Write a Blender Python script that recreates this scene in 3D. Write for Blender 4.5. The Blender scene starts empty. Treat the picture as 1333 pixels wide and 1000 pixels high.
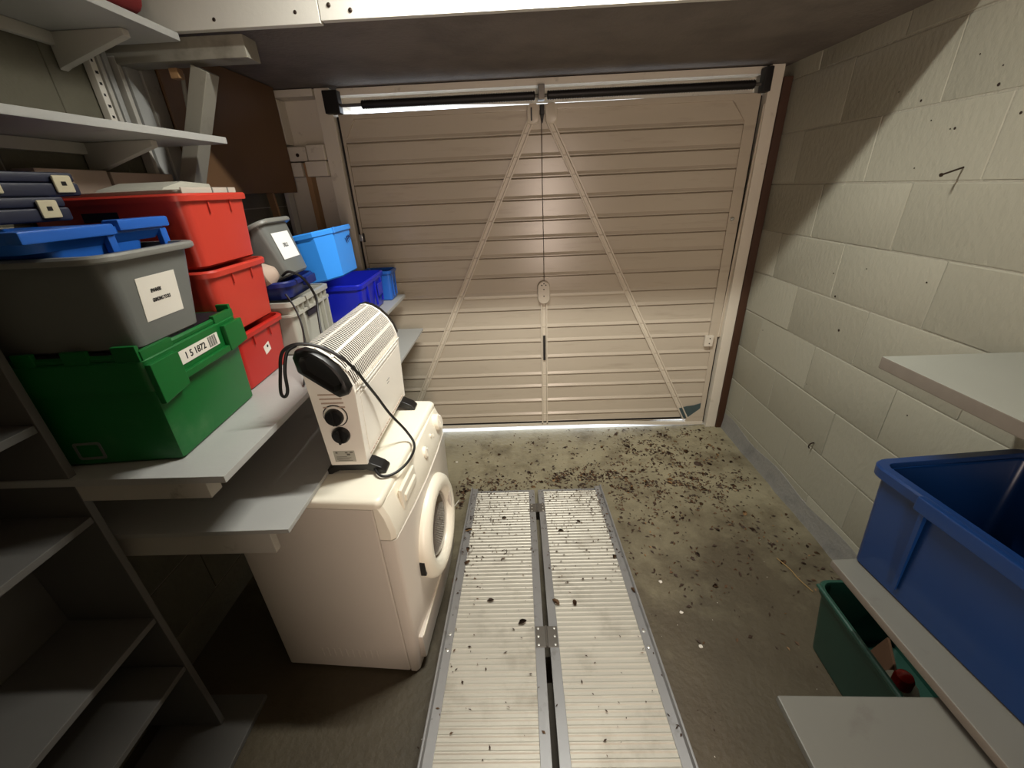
import bpy, bmesh, math, random
from mathutils import Vector, Matrix
R = math.radians
random.seed(7)
S = bpy.context.scene
COL = S.collection

# ------------------------------------------------------------------ camera
cam_d = bpy.data.cameras.new('camera')
cam = bpy.data.objects.new('camera', cam_d)
COL.objects.link(cam)
cam_d.sensor_fit = 'HORIZONTAL'
cam_d.sensor_width = 36.0
cam_d.lens = 539.0 / 1333.0 * 36.0
cam_d.clip_start = 0.02
m_right = Vector((0.99910104, 0.00993094, -0.04121265))
m_down = Vector((-0.03296767, -0.4291477, -0.90263247))
m_fwd = Vector((-0.0266503, 0.90317973, -0.42843452))
mw = Matrix.Identity(4)
for i in range(3):
    mw[i][0] = m_right[i]
    mw[i][1] = -m_down[i]
    mw[i][2] = -m_fwd[i]
    mw[i][3] = (0, 0, 1.537)[i]
cam.matrix_world = mw
S.camera = cam

# ------------------------------------------------------------------ sky
w = bpy.data.worlds.new('world')
S.world = w
w.use_nodes = True
bg = w.node_tree.nodes['Background']
bg.inputs[0].default_value = (0.80, 0.88, 1.0, 1)
bg.inputs[1].default_value = 6.0

# ------------------------------------------------------------------ lights
def point(name, loc, watts, color, size):
    l = bpy.data.lights.new(name, 'POINT')
    l.energy = watts
    l.color = color
    l.shadow_soft_size = size
    o = bpy.data.objects.new(name, l)
    o.location = loc
    COL.objects.link(o)
    return o
def area(name, loc, target, sx, sy, watts, color):
    l = bpy.data.lights.new(name, 'AREA')
    l.shape = 'RECTANGLE'
    l.size = sx
    l.size_y = sy
    l.energy = watts
    l.color = color
    o = bpy.data.objects.new(name, l)
    o.location = loc
    d = Vector(target) - Vector(loc)
    o.rotation_euler = d.to_track_quat('-Z', 'Y').to_euler()
    COL.objects.link(o)
    return o
gl = area('garage_ceiling_light', (0.15, 1.235, 2.345), (0.10, 2.10, 0.0), 0.60, 0.035, 30.0, (1.0, 0.99, 0.925))
gl.data.spread = R(150)
area('hall_light', (0.40, -1.15, 1.20), (0.40, 2.4, 1.15), 0.22, 1.40, 35.0, (1.0, 0.80, 0.67))

S.view_settings.view_transform = 'Standard'
S.view_settings.look = 'None'
S.view_settings.gamma = 1.0
S.view_settings.use_curve_mapping = False
S.view_settings.exposure = 0.0

# ------------------------------------------------------------------ materials
def lin(c):
    out = []
    for v in c[:3]:
        v = v / 255.0
        out.append(v / 12.92 if v <= 0.04045 else ((v + 0.055) / 1.055) ** 2.4)
    return out
def mat(name, col, rough=0.55, metal=0.0, var=0.10, vscale=6.0, bump=0.0, bscale=150.0,
        col2=None, c2scale=3.0, c2lo=0.5, c2hi=0.7, c2amt=1.0, spec=0.5, stretch=None, detail=5.0, alpha=None, trans=0.0):
    m = bpy.data.materials.new(name)
    m.use_nodes = True
    nt = m.node_tree
    N, L = nt.nodes, nt.links
    p = N['Principled BSDF']
    p.inputs['Roughness'].default_value = rough
    p.inputs['Metallic'].default_value = metal
    p.inputs['Specular IOR Level'].default_value = spec
    if trans:
        p.inputs['Transmission Weight'].default_value = trans
    if alpha is not None:
        p.inputs['Alpha'].default_value = alpha
    tc = N.new('ShaderNodeTexCoord')
    src = tc.outputs['Object']
    if stretch:
        mp = N.new('ShaderNodeMapping')
        mp.inputs['Scale'].default_value = stretch
        L.new(src, mp.inputs['Vector'])
        src = mp.outputs['Vector']
    c = lin(col)
    ns = N.new('ShaderNodeTexNoise')
    ns.inputs['Scale'].default_value = vscale
    ns.inputs['Detail'].default_value = detail
    L.new(src, ns.inputs['Vector'])
    mx = N.new('ShaderNodeMix')
    mx.data_type = 'RGBA'
    mx.inputs[6].default_value = [v * (1 - var) for v in c] + [1]
    mx.inputs[7].default_value = [min(1, v * (1 + var)) for v in c] + [1]
    L.new(ns.outputs['Fac'], mx.inputs[0])
    out = mx.outputs[2]
    if col2 is not None:
        n2 = N.new('ShaderNodeTexNoise')
        n2.inputs['Scale'].default_value = c2scale
        n2.inputs['Detail'].default_value = 8.0
        n2.inputs['Roughness'].default_value = 0.62
        L.new(src, n2.inputs['Vector'])
        mr = N.new('ShaderNodeMapRange')
        mr.inputs[1].default_value = c2lo
        mr.inputs[2].default_value = c2hi
        mr.inputs[3].default_value = 0
        mr.inputs[4].default_value = c2amt
        L.new(n2.outputs['Fac'], mr.inputs[0])
        m2 = N.new('ShaderNodeMix')
        m2.data_type = 'RGBA'
        L.new(mr.outputs[0], m2.inputs[0])
        L.new(out, m2.inputs[6])
        m2.inputs[7].default_value = lin(col2) + [1]
        out = m2.outputs[2]
    L.new(out, p.inputs['Base Color'])
    if bump:
        nb = N.new('ShaderNodeTexNoise')
        nb.inputs['Scale'].default_value = bscale
        nb.inputs['Detail'].default_value = 4.0
        L.new(src, nb.inputs['Vector'])
        b = N.new('ShaderNodeBump')
        b.inputs['Strength'].default_value = bump
        b.inputs['Distance'].default_value = 0.01
        L.new(nb.outputs['Fac'], b.inputs['Height'])
        L.new(b.outputs['Normal'], p.inputs['Normal'])
    return m

def pits(m, scale=12.0, size=0.10, col=(40, 36, 30)):
    """sparse little dark holes in a painted surface"""
    nt = m.node_tree
    N, L = nt.nodes, nt.links
    p = N['Principled BSDF']
    old = p.inputs['Base Color'].links[0].from_socket
    tc = N.new('ShaderNodeTexCoord')
    v = N.new('ShaderNodeTexVoronoi')
    v.inputs['Scale'].default_value = scale
    L.new(tc.outputs['Object'], v.inputs['Vector'])
    wn = N.new('ShaderNodeSeparateColor')
    L.new(v.outputs['Color'], wn.inputs[0])
    gt = N.new('ShaderNodeMath')
    gt.operation = 'GREATER_THAN'
    gt.inputs[1].default_value = 0.35
    L.new(wn.outputs[0], gt.inputs[0])
    lt = N.new('ShaderNodeMath')
    lt.operation = 'LESS_THAN'
    lt.inputs[1].default_value = size
    L.new(v.outputs['Distance'], lt.inputs[0])
    mu = N.new('ShaderNodeMath')
    mu.operation = 'MULTIPLY'
    L.new(gt.outputs[0], mu.inputs[0])
    L.new(lt.outputs[0], mu.inputs[1])
    mx = N.new('ShaderNodeMix')
    mx.data_type = 'RGBA'
    L.new(mu.outputs[0], mx.inputs[0])
    L.new(old, mx.inputs[6])
    mx.inputs[7].default_value = lin(col) + [1]
    L.new(mx.outputs[2], p.inputs['Base Color'])
    return m

M = {}
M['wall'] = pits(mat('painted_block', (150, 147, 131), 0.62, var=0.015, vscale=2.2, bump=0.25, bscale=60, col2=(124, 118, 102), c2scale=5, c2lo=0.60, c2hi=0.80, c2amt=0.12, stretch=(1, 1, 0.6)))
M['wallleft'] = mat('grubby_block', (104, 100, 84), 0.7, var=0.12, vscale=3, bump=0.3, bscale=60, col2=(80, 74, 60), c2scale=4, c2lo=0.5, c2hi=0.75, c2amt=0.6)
M['foot'] = mat('grey_render_foot', (134, 132, 126), 0.75, var=0.12, vscale=6, bump=0.4, bscale=60, col2=(92, 92, 92), c2scale=6, c2lo=0.5, c2hi=0.7, c2amt=0.6)
M['mortar'] = mat('painted_joint', (148, 144, 129), 0.7, var=0.06, bump=0.4, bscale=90)
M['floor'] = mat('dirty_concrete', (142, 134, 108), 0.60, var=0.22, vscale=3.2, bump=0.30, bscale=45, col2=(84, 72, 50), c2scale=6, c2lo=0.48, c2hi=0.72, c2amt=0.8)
def painted_falloff(m, col, y0, y1, amt):  # floor browner and darker towards the camera: light falloff painted into the colour
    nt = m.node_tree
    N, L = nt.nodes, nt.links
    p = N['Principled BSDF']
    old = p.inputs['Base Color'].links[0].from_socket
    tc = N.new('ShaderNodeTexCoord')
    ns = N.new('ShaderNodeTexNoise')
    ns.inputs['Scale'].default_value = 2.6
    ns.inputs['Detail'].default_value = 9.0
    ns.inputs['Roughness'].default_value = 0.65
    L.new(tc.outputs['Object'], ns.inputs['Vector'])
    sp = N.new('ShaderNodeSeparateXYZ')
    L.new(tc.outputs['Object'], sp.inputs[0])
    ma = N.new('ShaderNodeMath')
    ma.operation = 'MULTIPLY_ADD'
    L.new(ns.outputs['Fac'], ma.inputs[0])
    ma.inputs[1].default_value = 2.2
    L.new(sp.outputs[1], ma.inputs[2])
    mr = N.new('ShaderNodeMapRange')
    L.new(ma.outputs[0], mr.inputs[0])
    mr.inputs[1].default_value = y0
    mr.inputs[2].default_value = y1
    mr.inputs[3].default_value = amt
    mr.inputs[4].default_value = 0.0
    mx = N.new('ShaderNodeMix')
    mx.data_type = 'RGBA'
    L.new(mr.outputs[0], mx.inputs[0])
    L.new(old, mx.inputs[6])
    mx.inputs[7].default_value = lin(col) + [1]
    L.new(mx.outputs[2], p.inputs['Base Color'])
painted_falloff(M['floor'], (66, 56, 40), 2.2, 3.3, 0.9)
M['drive'] = mat('driveway', (190, 190, 188), 0.8, var=0.1)
M['soffit'] = mat('bare_concrete', (112, 104, 97), 0.8, var=0.15, vscale=5, bump=0.4, bscale=50, col2=(78, 72, 67), c2scale=3, c2lo=0.45, c2hi=0.65, c2amt=0.6)
M['ceil'] = mat('ceiling_paint', (180, 175, 165), 0.8, var=0.05)
M['fascia'] = mat('fascia_paint', (205, 203, 194), 0.5, var=0.04, vscale=3, bump=0.05, bscale=60)
M['door'] = mat('door_paint', (182, 171, 153), 0.25, var=0.06, vscale=3, col2=(120, 106, 88), c2scale=9, c2lo=0.55, c2hi=0.8, c2amt=0.35, stretch=(0.35, 1, 3.0))
M['slatlow'] = M['door']
M['frame'] = mat('frame_paint', (206, 198, 182), 0.45, var=0.06, col2=(120, 100, 78), c2scale=14, c2lo=0.62, c2hi=0.75, c2amt=0.6)
M['dirtline'] = mat('grimy_groove', (92, 80, 66), 0.6, var=0.2)
M['brace'] = mat('brace_paint', (198, 188, 170), 0.35, var=0.07, vscale=12)
M['brown'] = mat('brown_wood', (62, 36, 18), 0.6, var=0.2, vscale=4, stretch=(8, 8, 0.8))
M['hardboard'] = mat('hardboard', (98, 70, 44), 0.6, var=0.10, vscale=3)
M['timber'] = mat('bare_timber', (150, 116, 78), 0.65, var=0.15, vscale=4, stretch=(9, 9, 1))
M['whitewood'] = mat('white_painted_wood', (186, 182, 172), 0.6, var=0.08, vscale=6, bump=0.08, bscale=40, col2=(110, 100, 86), c2scale=10, c2lo=0.64, c2hi=0.74, c2amt=0.6)
M['shelf'] = mat('grey_shelf_paint', (170, 170, 166), 0.42, var=0.07, vscale=4, bump=0.05, bscale=60, col2=(112, 108, 100), c2scale=9, c2lo=0.62, c2hi=0.74, c2amt=0.55)
M['shelfright'] = mat('right_shelf_paint', (140, 141, 132), 0.45, var=0.07, vscale=4, col2=(96, 92, 84), c2scale=9, c2lo=0.62, c2hi=0.74, c2amt=0.55)
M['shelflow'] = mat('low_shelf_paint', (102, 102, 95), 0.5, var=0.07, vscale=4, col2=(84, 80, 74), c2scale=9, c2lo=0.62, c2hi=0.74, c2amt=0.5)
M['bracewood'] = mat('grubby_white_wood', (134, 130, 118), 0.6, var=0.1, vscale=6, col2=(90, 82, 70), c2scale=9, c2lo=0.55, c2hi=0.72, c2amt=0.6)
M['shelfedge'] = mat('shelf_raw_edge', (106, 98, 88), 0.6, var=0.12, vscale=30)
M['bookshelf'] = mat('bookshelf_paint', (92, 90, 86), 0.5, var=0.06)
M['alu'] = mat('aluminium', (188, 184, 172), 0.50, metal=0.45, var=0.14, vscale=5, col2=(120, 110, 94), c2scale=6, c2lo=0.52, c2hi=0.72, c2amt=0.5, bump=0.05, bscale=120)
M['rail'] = mat('aluminium_rail', (150, 150, 150), 0.45, metal=0.6, var=0.08, vscale=9, col2=(100, 96, 90), c2scale=14, c2lo=0.58, c2hi=0.7, c2amt=0.5)
M['steel'] = mat('dull_steel', (110, 106, 100), 0.45, metal=0.7, var=0.15)
M['screw'] = mat('screw_head', (205, 205, 200), 0.3, metal=0.8, var=0.05)
M['darksteel'] = mat('dark_spring_steel', (24, 21, 20), 0.5, metal=0.3, var=0.2)
M['wash'] = mat('washer_enamel', (214, 206, 194), 0.28, var=0.03, vscale=2, col2=(170, 140, 108), c2scale=3.0, c2lo=0.62, c2hi=0.85, c2amt=0.3)
M['washplastic'] = mat('washer_plastic', (238, 232, 214), 0.35, var=0.03)
M['glass'] = mat('porthole_glass', (74, 60, 50), 0.06, var=0.2, vscale=4, spec=0.8)
M['heater'] = mat('heater_enamel', (238, 233, 222), 0.3, var=0.02)
M['heatin'] = mat('heater_inside', (8, 8, 8), 0.7, var=0.1)
M['black'] = mat('black_plastic', (20, 19, 18), 0.38, var=0.15, vscale=30)
M['cable'] = mat('black_rubber', (14, 13, 13), 0.45, var=0.1)
M['green'] = mat('green_plastic', (14, 98, 40), 0.40, var=0.10, vscale=5, col2=(74, 122, 74), c2scale=6, c2lo=0.60, c2hi=0.74, c2amt=0.5)
M['lidblack'] = mat('crate_lid_plastic', (34, 30, 36), 0.45, var=0.1)
M['grey'] = mat('grey_plastic', (108, 110, 106), 0.38, var=0.04)
M['greyrim'] = mat('grey_plastic_rim', (128, 128, 122), 0.35, var=0.05)
M['red'] = mat('red_plastic', (178, 36, 27), 0.34, var=0.05)
M['redpale'] = mat('red_plastic_new', (190, 58, 44), 0.36, var=0.04)
M['blue'] = mat('blue_plastic', (36, 96, 186), 0.34, var=0.06)
M['bluebright'] = mat('bright_blue_plastic', (58, 150, 246), 0.33, var=0.05)
M['royal'] = mat('royal_blue_plastic', (22, 34, 178), 0.32, var=0.08, vscale=20)
M['navy'] = mat('navy_plastic', (22, 36, 104), 0.4, var=0.08)
M['darknavy'] = mat('dark_navy_plastic', (28, 32, 52), 0.45, var=0.2, vscale=20)
M['cream'] = mat('cream_plastic', (190, 180, 150), 0.5, var=0.08)
M['binblue'] = mat('deep_blue_plastic', (9, 44, 92), 0.32, var=0.05)
M['teal'] = mat('dark_green_plastic', (26, 66, 54), 0.36, var=0.06)
M['palegrey'] = mat('pale_grey_plastic', (172, 170, 158), 0.4, var=0.06, vscale=10)
M['paper'] = mat('white_paper', (224, 218, 206), 0.7, var=0.02)
M['paperbright'] = mat('bright_paper', (244, 244, 240), 0.7, var=0.01)
M['ink'] = mat('black_ink', (14, 14, 14), 0.6, var=0.05)
M['inkblue'] = mat('marker_ink', (16, 34, 90), 0.6, var=0.05)
M['card'] = mat('pale_carton', (178, 158, 142), 0.7, var=0.06)
M['clear'] = mat('milky_lid_plastic', (206, 196, 182), 0.28, var=0.04, alpha=0.72)
M['white'] = mat('white_plastic', (226, 224, 216), 0.4, var=0.03)
M['redcap'] = mat('red_cap', (190, 26, 22), 0.22, var=0.05)
M['cardboard'] = mat('brown_cardboard', (88, 62, 42), 0.75, var=0.1)
M['leaf'] = mat('dry_leaf', (86, 60, 36), 0.7, var=0.35, vscale=40)
M['leaf2'] = mat('dark_leaf', (54, 36, 22), 0.7, var=0.3, vscale=40)
M['leaf3'] = mat('tan_leaf', (134, 102, 66), 0.7, var=0.2, vscale=40)
M['scrap'] = mat('paper_scrap', (214, 208, 196), 0.7, var=0.04)
M['straw'] = mat('straw_twig', (150, 122, 76), 0.7, var=0.15)
M['rust'] = mat('rusty_nail', (52, 40, 32), 0.5, metal=0.5, var=0.2)
M['patch'] = mat('grey_green_patch', (62, 78, 80), 0.6, var=0.2, vscale=20)
M['maroon'] = mat('maroon_cloth', (110, 22, 22), 0.8, var=0.3, vscale=20)
M['hall'] = mat('hall_paint', (206, 188, 168), 0.7, var=0.03)

# ------------------------------------------------------------------ mesh helpers
def rrect(hx, hy, r, z, n=4, cx=0, cy=0):
    r = max(min(r, hx - 1e-4, hy - 1e-4), 1e-4)
    pts = []
    for (sx, sy, a0) in ((1, 1, 0), (-1, 1, 90), (-1, -1, 180), (1, -1, 270)):
        for i in range(n + 1):
            a = R(a0 + 90.0 * i / n)
            pts.append((cx + sx * (hx - r) + r * math.cos(a), cy + sy * (hy - r) + r * math.sin(a), z))
    return pts

class B:
    def __init__(self):
        self.bm = bmesh.new()
        self.bev = False
    def box(self, x0, x1, y0, y1, z0, z1, bev=0.0, seg=2, mtx=None):
        m = Matrix.Translation(((x0 + x1) / 2, (y0 + y1) / 2, (z0 + z1) / 2)) @ Matrix.Diagonal((abs(x1 - x0), abs(y1 - y0), abs(z1 - z0), 1))
        if mtx is not None:
            m = mtx @ m
        vs = bmesh.ops.create_cube(self.bm, size=1, matrix=m)['verts']
        if bev:
            self.bev = True
            es = list({e for v in vs for e in v.link_edges})
            bmesh.ops.bevel(self.bm, geom=es, offset=bev, segments=seg, affect='EDGES', profile=0.5)
        return self
    def bar(self, p0, p1, wx, wy, bev=0.0, roll=0.0):
        p0, p1 = Vector(p0), Vector(p1)
        d = p1 - p0
        q = d.to_track_quat('Z', 'Y').to_matrix().to_4x4()
        m = Matrix.Translation((p0 + p1) / 2) @ q @ Matrix.Rotation(roll, 4, 'Z')
        return self.box(-wx / 2, wx / 2, -wy / 2, wy / 2, -d.length / 2, d.length / 2, bev, mtx=m)
    def loft(self, rings, cap0=True, cap1=True, closed=True):
        vr = [[self.bm.verts.new(p) for p in r] for r in rings]
        n = len(rings[0])
        fs = []
        for a, b in zip(vr, vr[1:]):
            for i in range(n if closed else n - 1):
                j = (i + 1) % n
                try:
                    fs.append(self.bm.faces.new((a[i], a[j], b[j], b[i])))
                except ValueError:
                    pass
        if cap0:
            self.bm.faces.new(list(reversed(vr[0])))
        if cap1:
            self.bm.faces.new(vr[-1])
        return self
    def prism(self, pts, axis, a0, a1, bev=0.0):
        def mk(a):
            if axis == 'x':
                return [(a, p[0], p[1]) for p in pts]
            if axis == 'y':
                return [(p[0], a, p[1]) for p in pts]
            return [(p[0], p[1], a) for p in pts]
        n0 = set(self.bm.verts)
        self.loft([mk(a0), mk(a1)])
        if bev:
            self.bev = True
            new = [v for v in self.bm.verts if v not in n0]
            es = list({e for v in new for e in v.link_edges})
            bmesh.ops.bevel(self.bm, geom=es, offset=bev, segments=2, affect='EDGES', profile=0.5)
        return self
    def tube(self, pts, r, n=8, sub=6):
        P = [Vector(p) for p in pts]
        if sub > 1 and len(P) > 2:
            out = []
            for i in range(len(P) - 1):
                a = P[max(i - 1, 0)]; b = P[i]; c = P[i + 1]; d = P[min(i + 2, len(P) - 1)]
                for k in range(sub):
                    t = k / sub
                    out.append(0.5 * ((2 * b) + (c - a) * t + (2 * a - 5 * b + 4 * c - d) * t * t + (3 * b - a - 3 * c + d) * t ** 3))
            out.append(P[-1])
            P = out
        rings = []
        up = None
        for i, p in enumerate(P):
            t = (P[min(i + 1, len(P) - 1)] - P[max(i - 1, 0)]).normalized()
            if up is None:
                up = t.orthogonal().normalized()
            up = (up - t * up.dot(t)).normalized()
            s = t.cross(up)
            rings.append([p + up * (r * math.cos(2 * math.pi * k / n)) + s * (r * math.sin(2 * math.pi * k / n)) for k in range(n)])
        return self.loft(rings)
    def cyl(self, p0, p1, r0, r1=None, n=20):
        r1 = r0 if r1 is None else r1
        p0, p1 = Vector(p0), Vector(p1)
        t = (p1 - p0).normalized()
        up = t.orthogonal().normalized()
        s = t.cross(up)
        ring = lambda p, r: [p + up * (r * math.cos(2 * math.pi * k / n)) + s * (r * math.sin(2 * math.pi * k / n)) for k in range(n)]
        return self.loft([ring(p0, r0), ring(p1, r1)])
    def lathe(self, c, axis, prof, n=32, cap0=True, cap1=True):
        """prof = [(radius, height along axis)]"""
        c = Vector(c); t = Vector(axis).normalized()
        up = t.orthogonal().normalized(); s = t.cross(up)
        return self.loft([[c + t * h + up * (r * math.cos(2 * math.pi * k / n)) + s * (r * math.sin(2 * math.pi * k / n)) for k in range(n)] for r, h in prof], cap0, cap1)
    def tub(self, b, t, h, r=0.03, th=0.004, fl=0.012, lip=0.02, n=4, z0=0.0, r0=None):
        r0 = r * 0.8 if r0 is None else r0
        ring = [rrect(b[0] - .006, b[1] - .006, r0, z0, n), rrect(b[0], b[1], r0, z0 + .006, n),
                rrect(t[0], t[1], r, z0 + h - lip, n), rrect(t[0] + fl, t[1] + fl, r + fl, z0 + h - lip - .002, n),
                rrect(t[0] + fl + .001, t[1] + fl + .001, r + fl, z0 + h - .005, n), rrect(t[0] + fl - .003, t[1] + fl - .003, r + fl - .003, z0 + h, n),
                rrect(t[0] - th + .002, t[1] - th + .002, r, z0 + h, n), rrect(t[0] - th, t[1] - th, r, z0 + h - .004, n),
                rrect(b[0] - th, b[1] - th, r0, z0 + th + .004, n)]
        return self.loft(ring)
    def done(self, name, m, parent=None, loc=None, rot=None, smooth=True, ang=35):
        bmesh.ops.recalc_face_normals(self.bm, faces=self.bm.faces)
        me = bpy.data.meshes.new(name)
        self.bm.to_mesh(me)
        self.bm.free()
        ms = m if isinstance(m, (list, tuple)) else [m]
        for x in ms:
            me.materials.append(M[x])
        if smooth:
            me.polygons.foreach_set('use_smooth', [True] * len(me.polygons))
            me.set_sharp_from_angle(angle=R(ang))
        o = bpy.data.objects.new(name, me)
        COL.objects.link(o)
        if smooth and self.bev:
            wn = o.modifiers.new('weighted_normal', 'WEIGHTED_NORMAL')
            wn.keep_sharp = True
        if parent is not None:
            o.parent = parent
        if loc is not None:
            o.location = loc
        if rot is not None:
            o.rotation_euler = rot
        return o

def thing(name, label, cat, loc=(0, 0, 0), rot=(0, 0, 0), group=None):
    o = bpy.data.objects.new(name, None)
    o.empty_display_size = 0.05
    COL.objects.link(o)
    o.location = loc
    o.rotation_euler = rot
    return tag(o, label, cat, group)
def tag(o, label, cat, group=None):
    o['label'] = label
    o['category'] = cat
    if group:
        o['group'] = group
    return o
def struct(o):
    o['kind'] = 'structure'
    return o
def copy_tree(o, parent=None):
    c = o.copy()
    COL.objects.link(c)
    c.parent = parent
    for ch in list(o.children):
        copy_tree(ch, c)
    return c
def text(body, size, m, parent, mtx, name='lettering', bold=0.0):
    cu = bpy.data.curves.new('lettering', 'FONT')
    cu.body = body
    cu.size = size
    cu.extrude = 0.0002
    cu.offset = bold
    cu.align_x = 'CENTER'
    cu.align_y = 'CENTER'
    t = bpy.data.objects.new('lettering', cu)
    COL.objects.link(t)
    me = bpy.data.meshes.new_from_object(t.evaluated_get(bpy.context.evaluated_depsgraph_get()))
    bpy.data.objects.remove(t)
    bpy.data.curves.remove(cu)
    me.name = name
    me.materials.clear()
    me.materials.append(M[m])
    o = bpy.data.objects.new(name, me)
    COL.objects.link(o)
    o.parent = parent
    o.matrix_local = mtx
    return o
# text lying on a plane facing local +x, reading along +y, up +z
FACE_X = Matrix(((0, 0, 1, 0), (1, 0, 0, 0), (0, 1, 0, 0), (0, 0, 0, 1)))

# ================================================================== SETTING
XW, XL, YD, ZS = 1.35, -1.25, 2.493, 2.02
fl = B()
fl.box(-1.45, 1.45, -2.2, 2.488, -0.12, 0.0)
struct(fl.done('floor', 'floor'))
g = B()
g.box(-6, 6, 2.488, 14, -0.12, -0.001)
struct(g.done('floor', 'drive'))

def blocks(parent, xface, sgn, ylo, yhi, zlo, zhi, odd, proud=0.0028, m='wall'):
    """block courses on a side wall; sgn = direction into the room"""
    protos = []
    for k in range(4):
        b = B()
        rr = random.Random(40 + k)
        b.box(-.006, proud, -.2236, .2236, -.1102, .1102, 0.0035, 2)
        for v in b.bm.verts:
            if v.co.x > 0:
                v.co.y += rr.uniform(-.0012, .0012)
                v.co.z += rr.uniform(-.0015, .0015)
        protos.append(b.bm)
    meshes = []
    for k, bmx in enumerate(protos):
        me = bpy.data.meshes.new('block')
        bmesh.ops.recalc_face_normals(bmx, faces=bmx.faces)
        bmx.to_mesh(me)
        bmx.free()
        me.materials.append(M[m])
        me.polygons.foreach_set('use_smooth', [True] * len(me.polygons))
        me.set_sharp_from_angle(angle=R(20))
        meshes.append(me)
    j = 0
    for j in range(0, 12):
        z0 = 0.147 + 0.225 * (j - 1)
        zc = z0 + 0.1125
        if zc + .1 < zlo or zc > zhi:
            continue
        base = odd if j % 2 else odd + 0.225
        y = base - 0.45 * 10
        while y < yhi:
            ya, yb = max(y, ylo), min(y + .45, yhi)
            za, zb = max(z0, 0.0), min(z0 + .225, zhi)
            if yb - ya > .03 and zb - za > .03:
                o = bpy.data.objects.new('block', random.choice(meshes))
                COL.objects.link(o)
                o.parent = parent
                o.location = (xface + sgn * random.uniform(-.0008, .0010), (ya + yb) / 2, (za + zb) / 2)
                o.scale = (sgn, (yb - ya) / .45, (zb - za) / .225)
            y += .45

wr = B()
wr.box(XW + .001, XW + .12, -2.2, 2.62, -.1, 2.45)
WR = struct(wr.done('wall_right', 'mortar'))
blocks(WR, XW + .001, -1, -.35, 2.60, 0, 2.43, 1.355)
for py_, pz_, pr_ in [(1.655, 1.741, 5), (1.41, 1.74, 6), (1.496, 1.645, 5), (1.59, 1.677, 3), (1.319, 1.661, 5), (1.594, 1.54, 3), (1.5, 1.829, 3), (1.824, 1.147, 4), (1.777, 1.059, 6), (2.124, 0.948, 5), (1.398, 1.196, 4), (1.701, 0.932, 7), (1.283, 0.755, 6), (1.511, 1.645, 3), (1.418, 1.785, 3), (1.761, 1.783, 3), (1.793, 0.635, 3), (2.232, 0.759, 4), (1.659, 1.195, 3)]:
    B().lathe((XW - .0016, py_, pz_), (-1, .0, .0), [(pr_ * .0007, 0), (pr_ * .0008, .0006), (pr_ * .0003, .0008)], 8).done('hole', 'rust', WR)
# rough render fillet along the foot of the right wall
sk = B()
prof = [(XW + .01, -.01), (XW - .020, -.01), (XW - .016, .012), (XW - .010, .05), (XW - .004, .12), (XW + .01, .13)]
rings = []
for i in range(40):
    y = -.3 + i * (2.49 + .3) / 39
    q = 0.8 + 0.22 * math.sin(i * 1.7) * math.sin(i * .6)
    rings.append([(XW + (px - XW) * (q if px < XW else 1), y, pz * (0.9 + .10 * math.sin(i * .9))) for px, pz in prof])
sk.loft(rings)
struct(sk.done('baseboard_right', 'foot'))

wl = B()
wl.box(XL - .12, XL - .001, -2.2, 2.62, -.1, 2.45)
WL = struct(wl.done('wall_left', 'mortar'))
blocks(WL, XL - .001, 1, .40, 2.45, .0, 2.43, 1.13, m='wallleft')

# wall with the doorway behind the camera, and the hall beyond it
wb = B()
wb.box(-1.4, .15, -.75, -.62, -.1, 2.45)
wb.box(.80, 1.45, -.75, -.62, -.1, 2.45)
wb.box(.15, .80, -.75, -.62, 2.25, 2.45)
wb.box(.15, .80, -.75, -.62, -.1, .262)
struct(wb.done('wall_back', 'wall'))
hl = B()
hl.box(-1.4, 1.45, -2.3, -2.2, -.1, 2.45)
hl.box(-1.4, 1.45, -2.2, -.75, .20, .262)
struct(hl.done('wall_hall', 'hall'))
ce = B()
ce.box(-1.45, 1.45, -2.3, 1.56, 2.42, 2.55)
struct(ce.done('ceiling', 'ceil'))
so = B()
so.box(-1.36, 1.46, 1.553, 2.62, ZS, 2.55)
struct(so.done('ceiling', 'soffit'))

# fascia: two painted boards screwed to the front of the slab
fa = bpy.data.objects.new('trim_1', None)
COL.objects.link(fa)
struct(fa)
B().box(XL + .001, -.552, 1.528, 1.553, 1.990, 2.419, .002).done('fascia_board', 'fascia', fa)
B().box(-.550, XW - .004, 1.530, 1.553, 1.996, 2.419, .002).done('fascia_board', 'fascia', fa)
for x, z in ((-.86, 2.012), (-.62, 2.018), (-.52, 2.03), (-.46, 2.016), (.06, 2.03), (.42, 2.02), (.80, 2.03)):
    B().lathe((x, 1.5295, z), (0, -1, 0), [(.006, 0), (.006, .001), (.003, .003)], 10).done('screw', 'rust', fa)

# wall round the garage door
wf = B()
wf.box(XL - .02, -.885, 2.535, 2.66, -.1, 2.03)
wf.box(1.212, XW + .02, 2.535, 2.66, -.1, 2.03)
wf.box(-.885, 1.212, 2.50, 2.66, 1.985, 2.03)
# head seal: uneven, so that daylight shows over the left half of the door
wf.prism([(-.93, 1.99), (-.93, 1.951), (-.5, 1.943), (.02, 1.924), (.10, 1.9225), (.60, 1.9215), (.95, 1.914), (1.24, 1.905), (1.24, 1.99)], 'y', 2.545, 2.66)
struct(wf.done('wall_front', 'frame', smooth=False))

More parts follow.
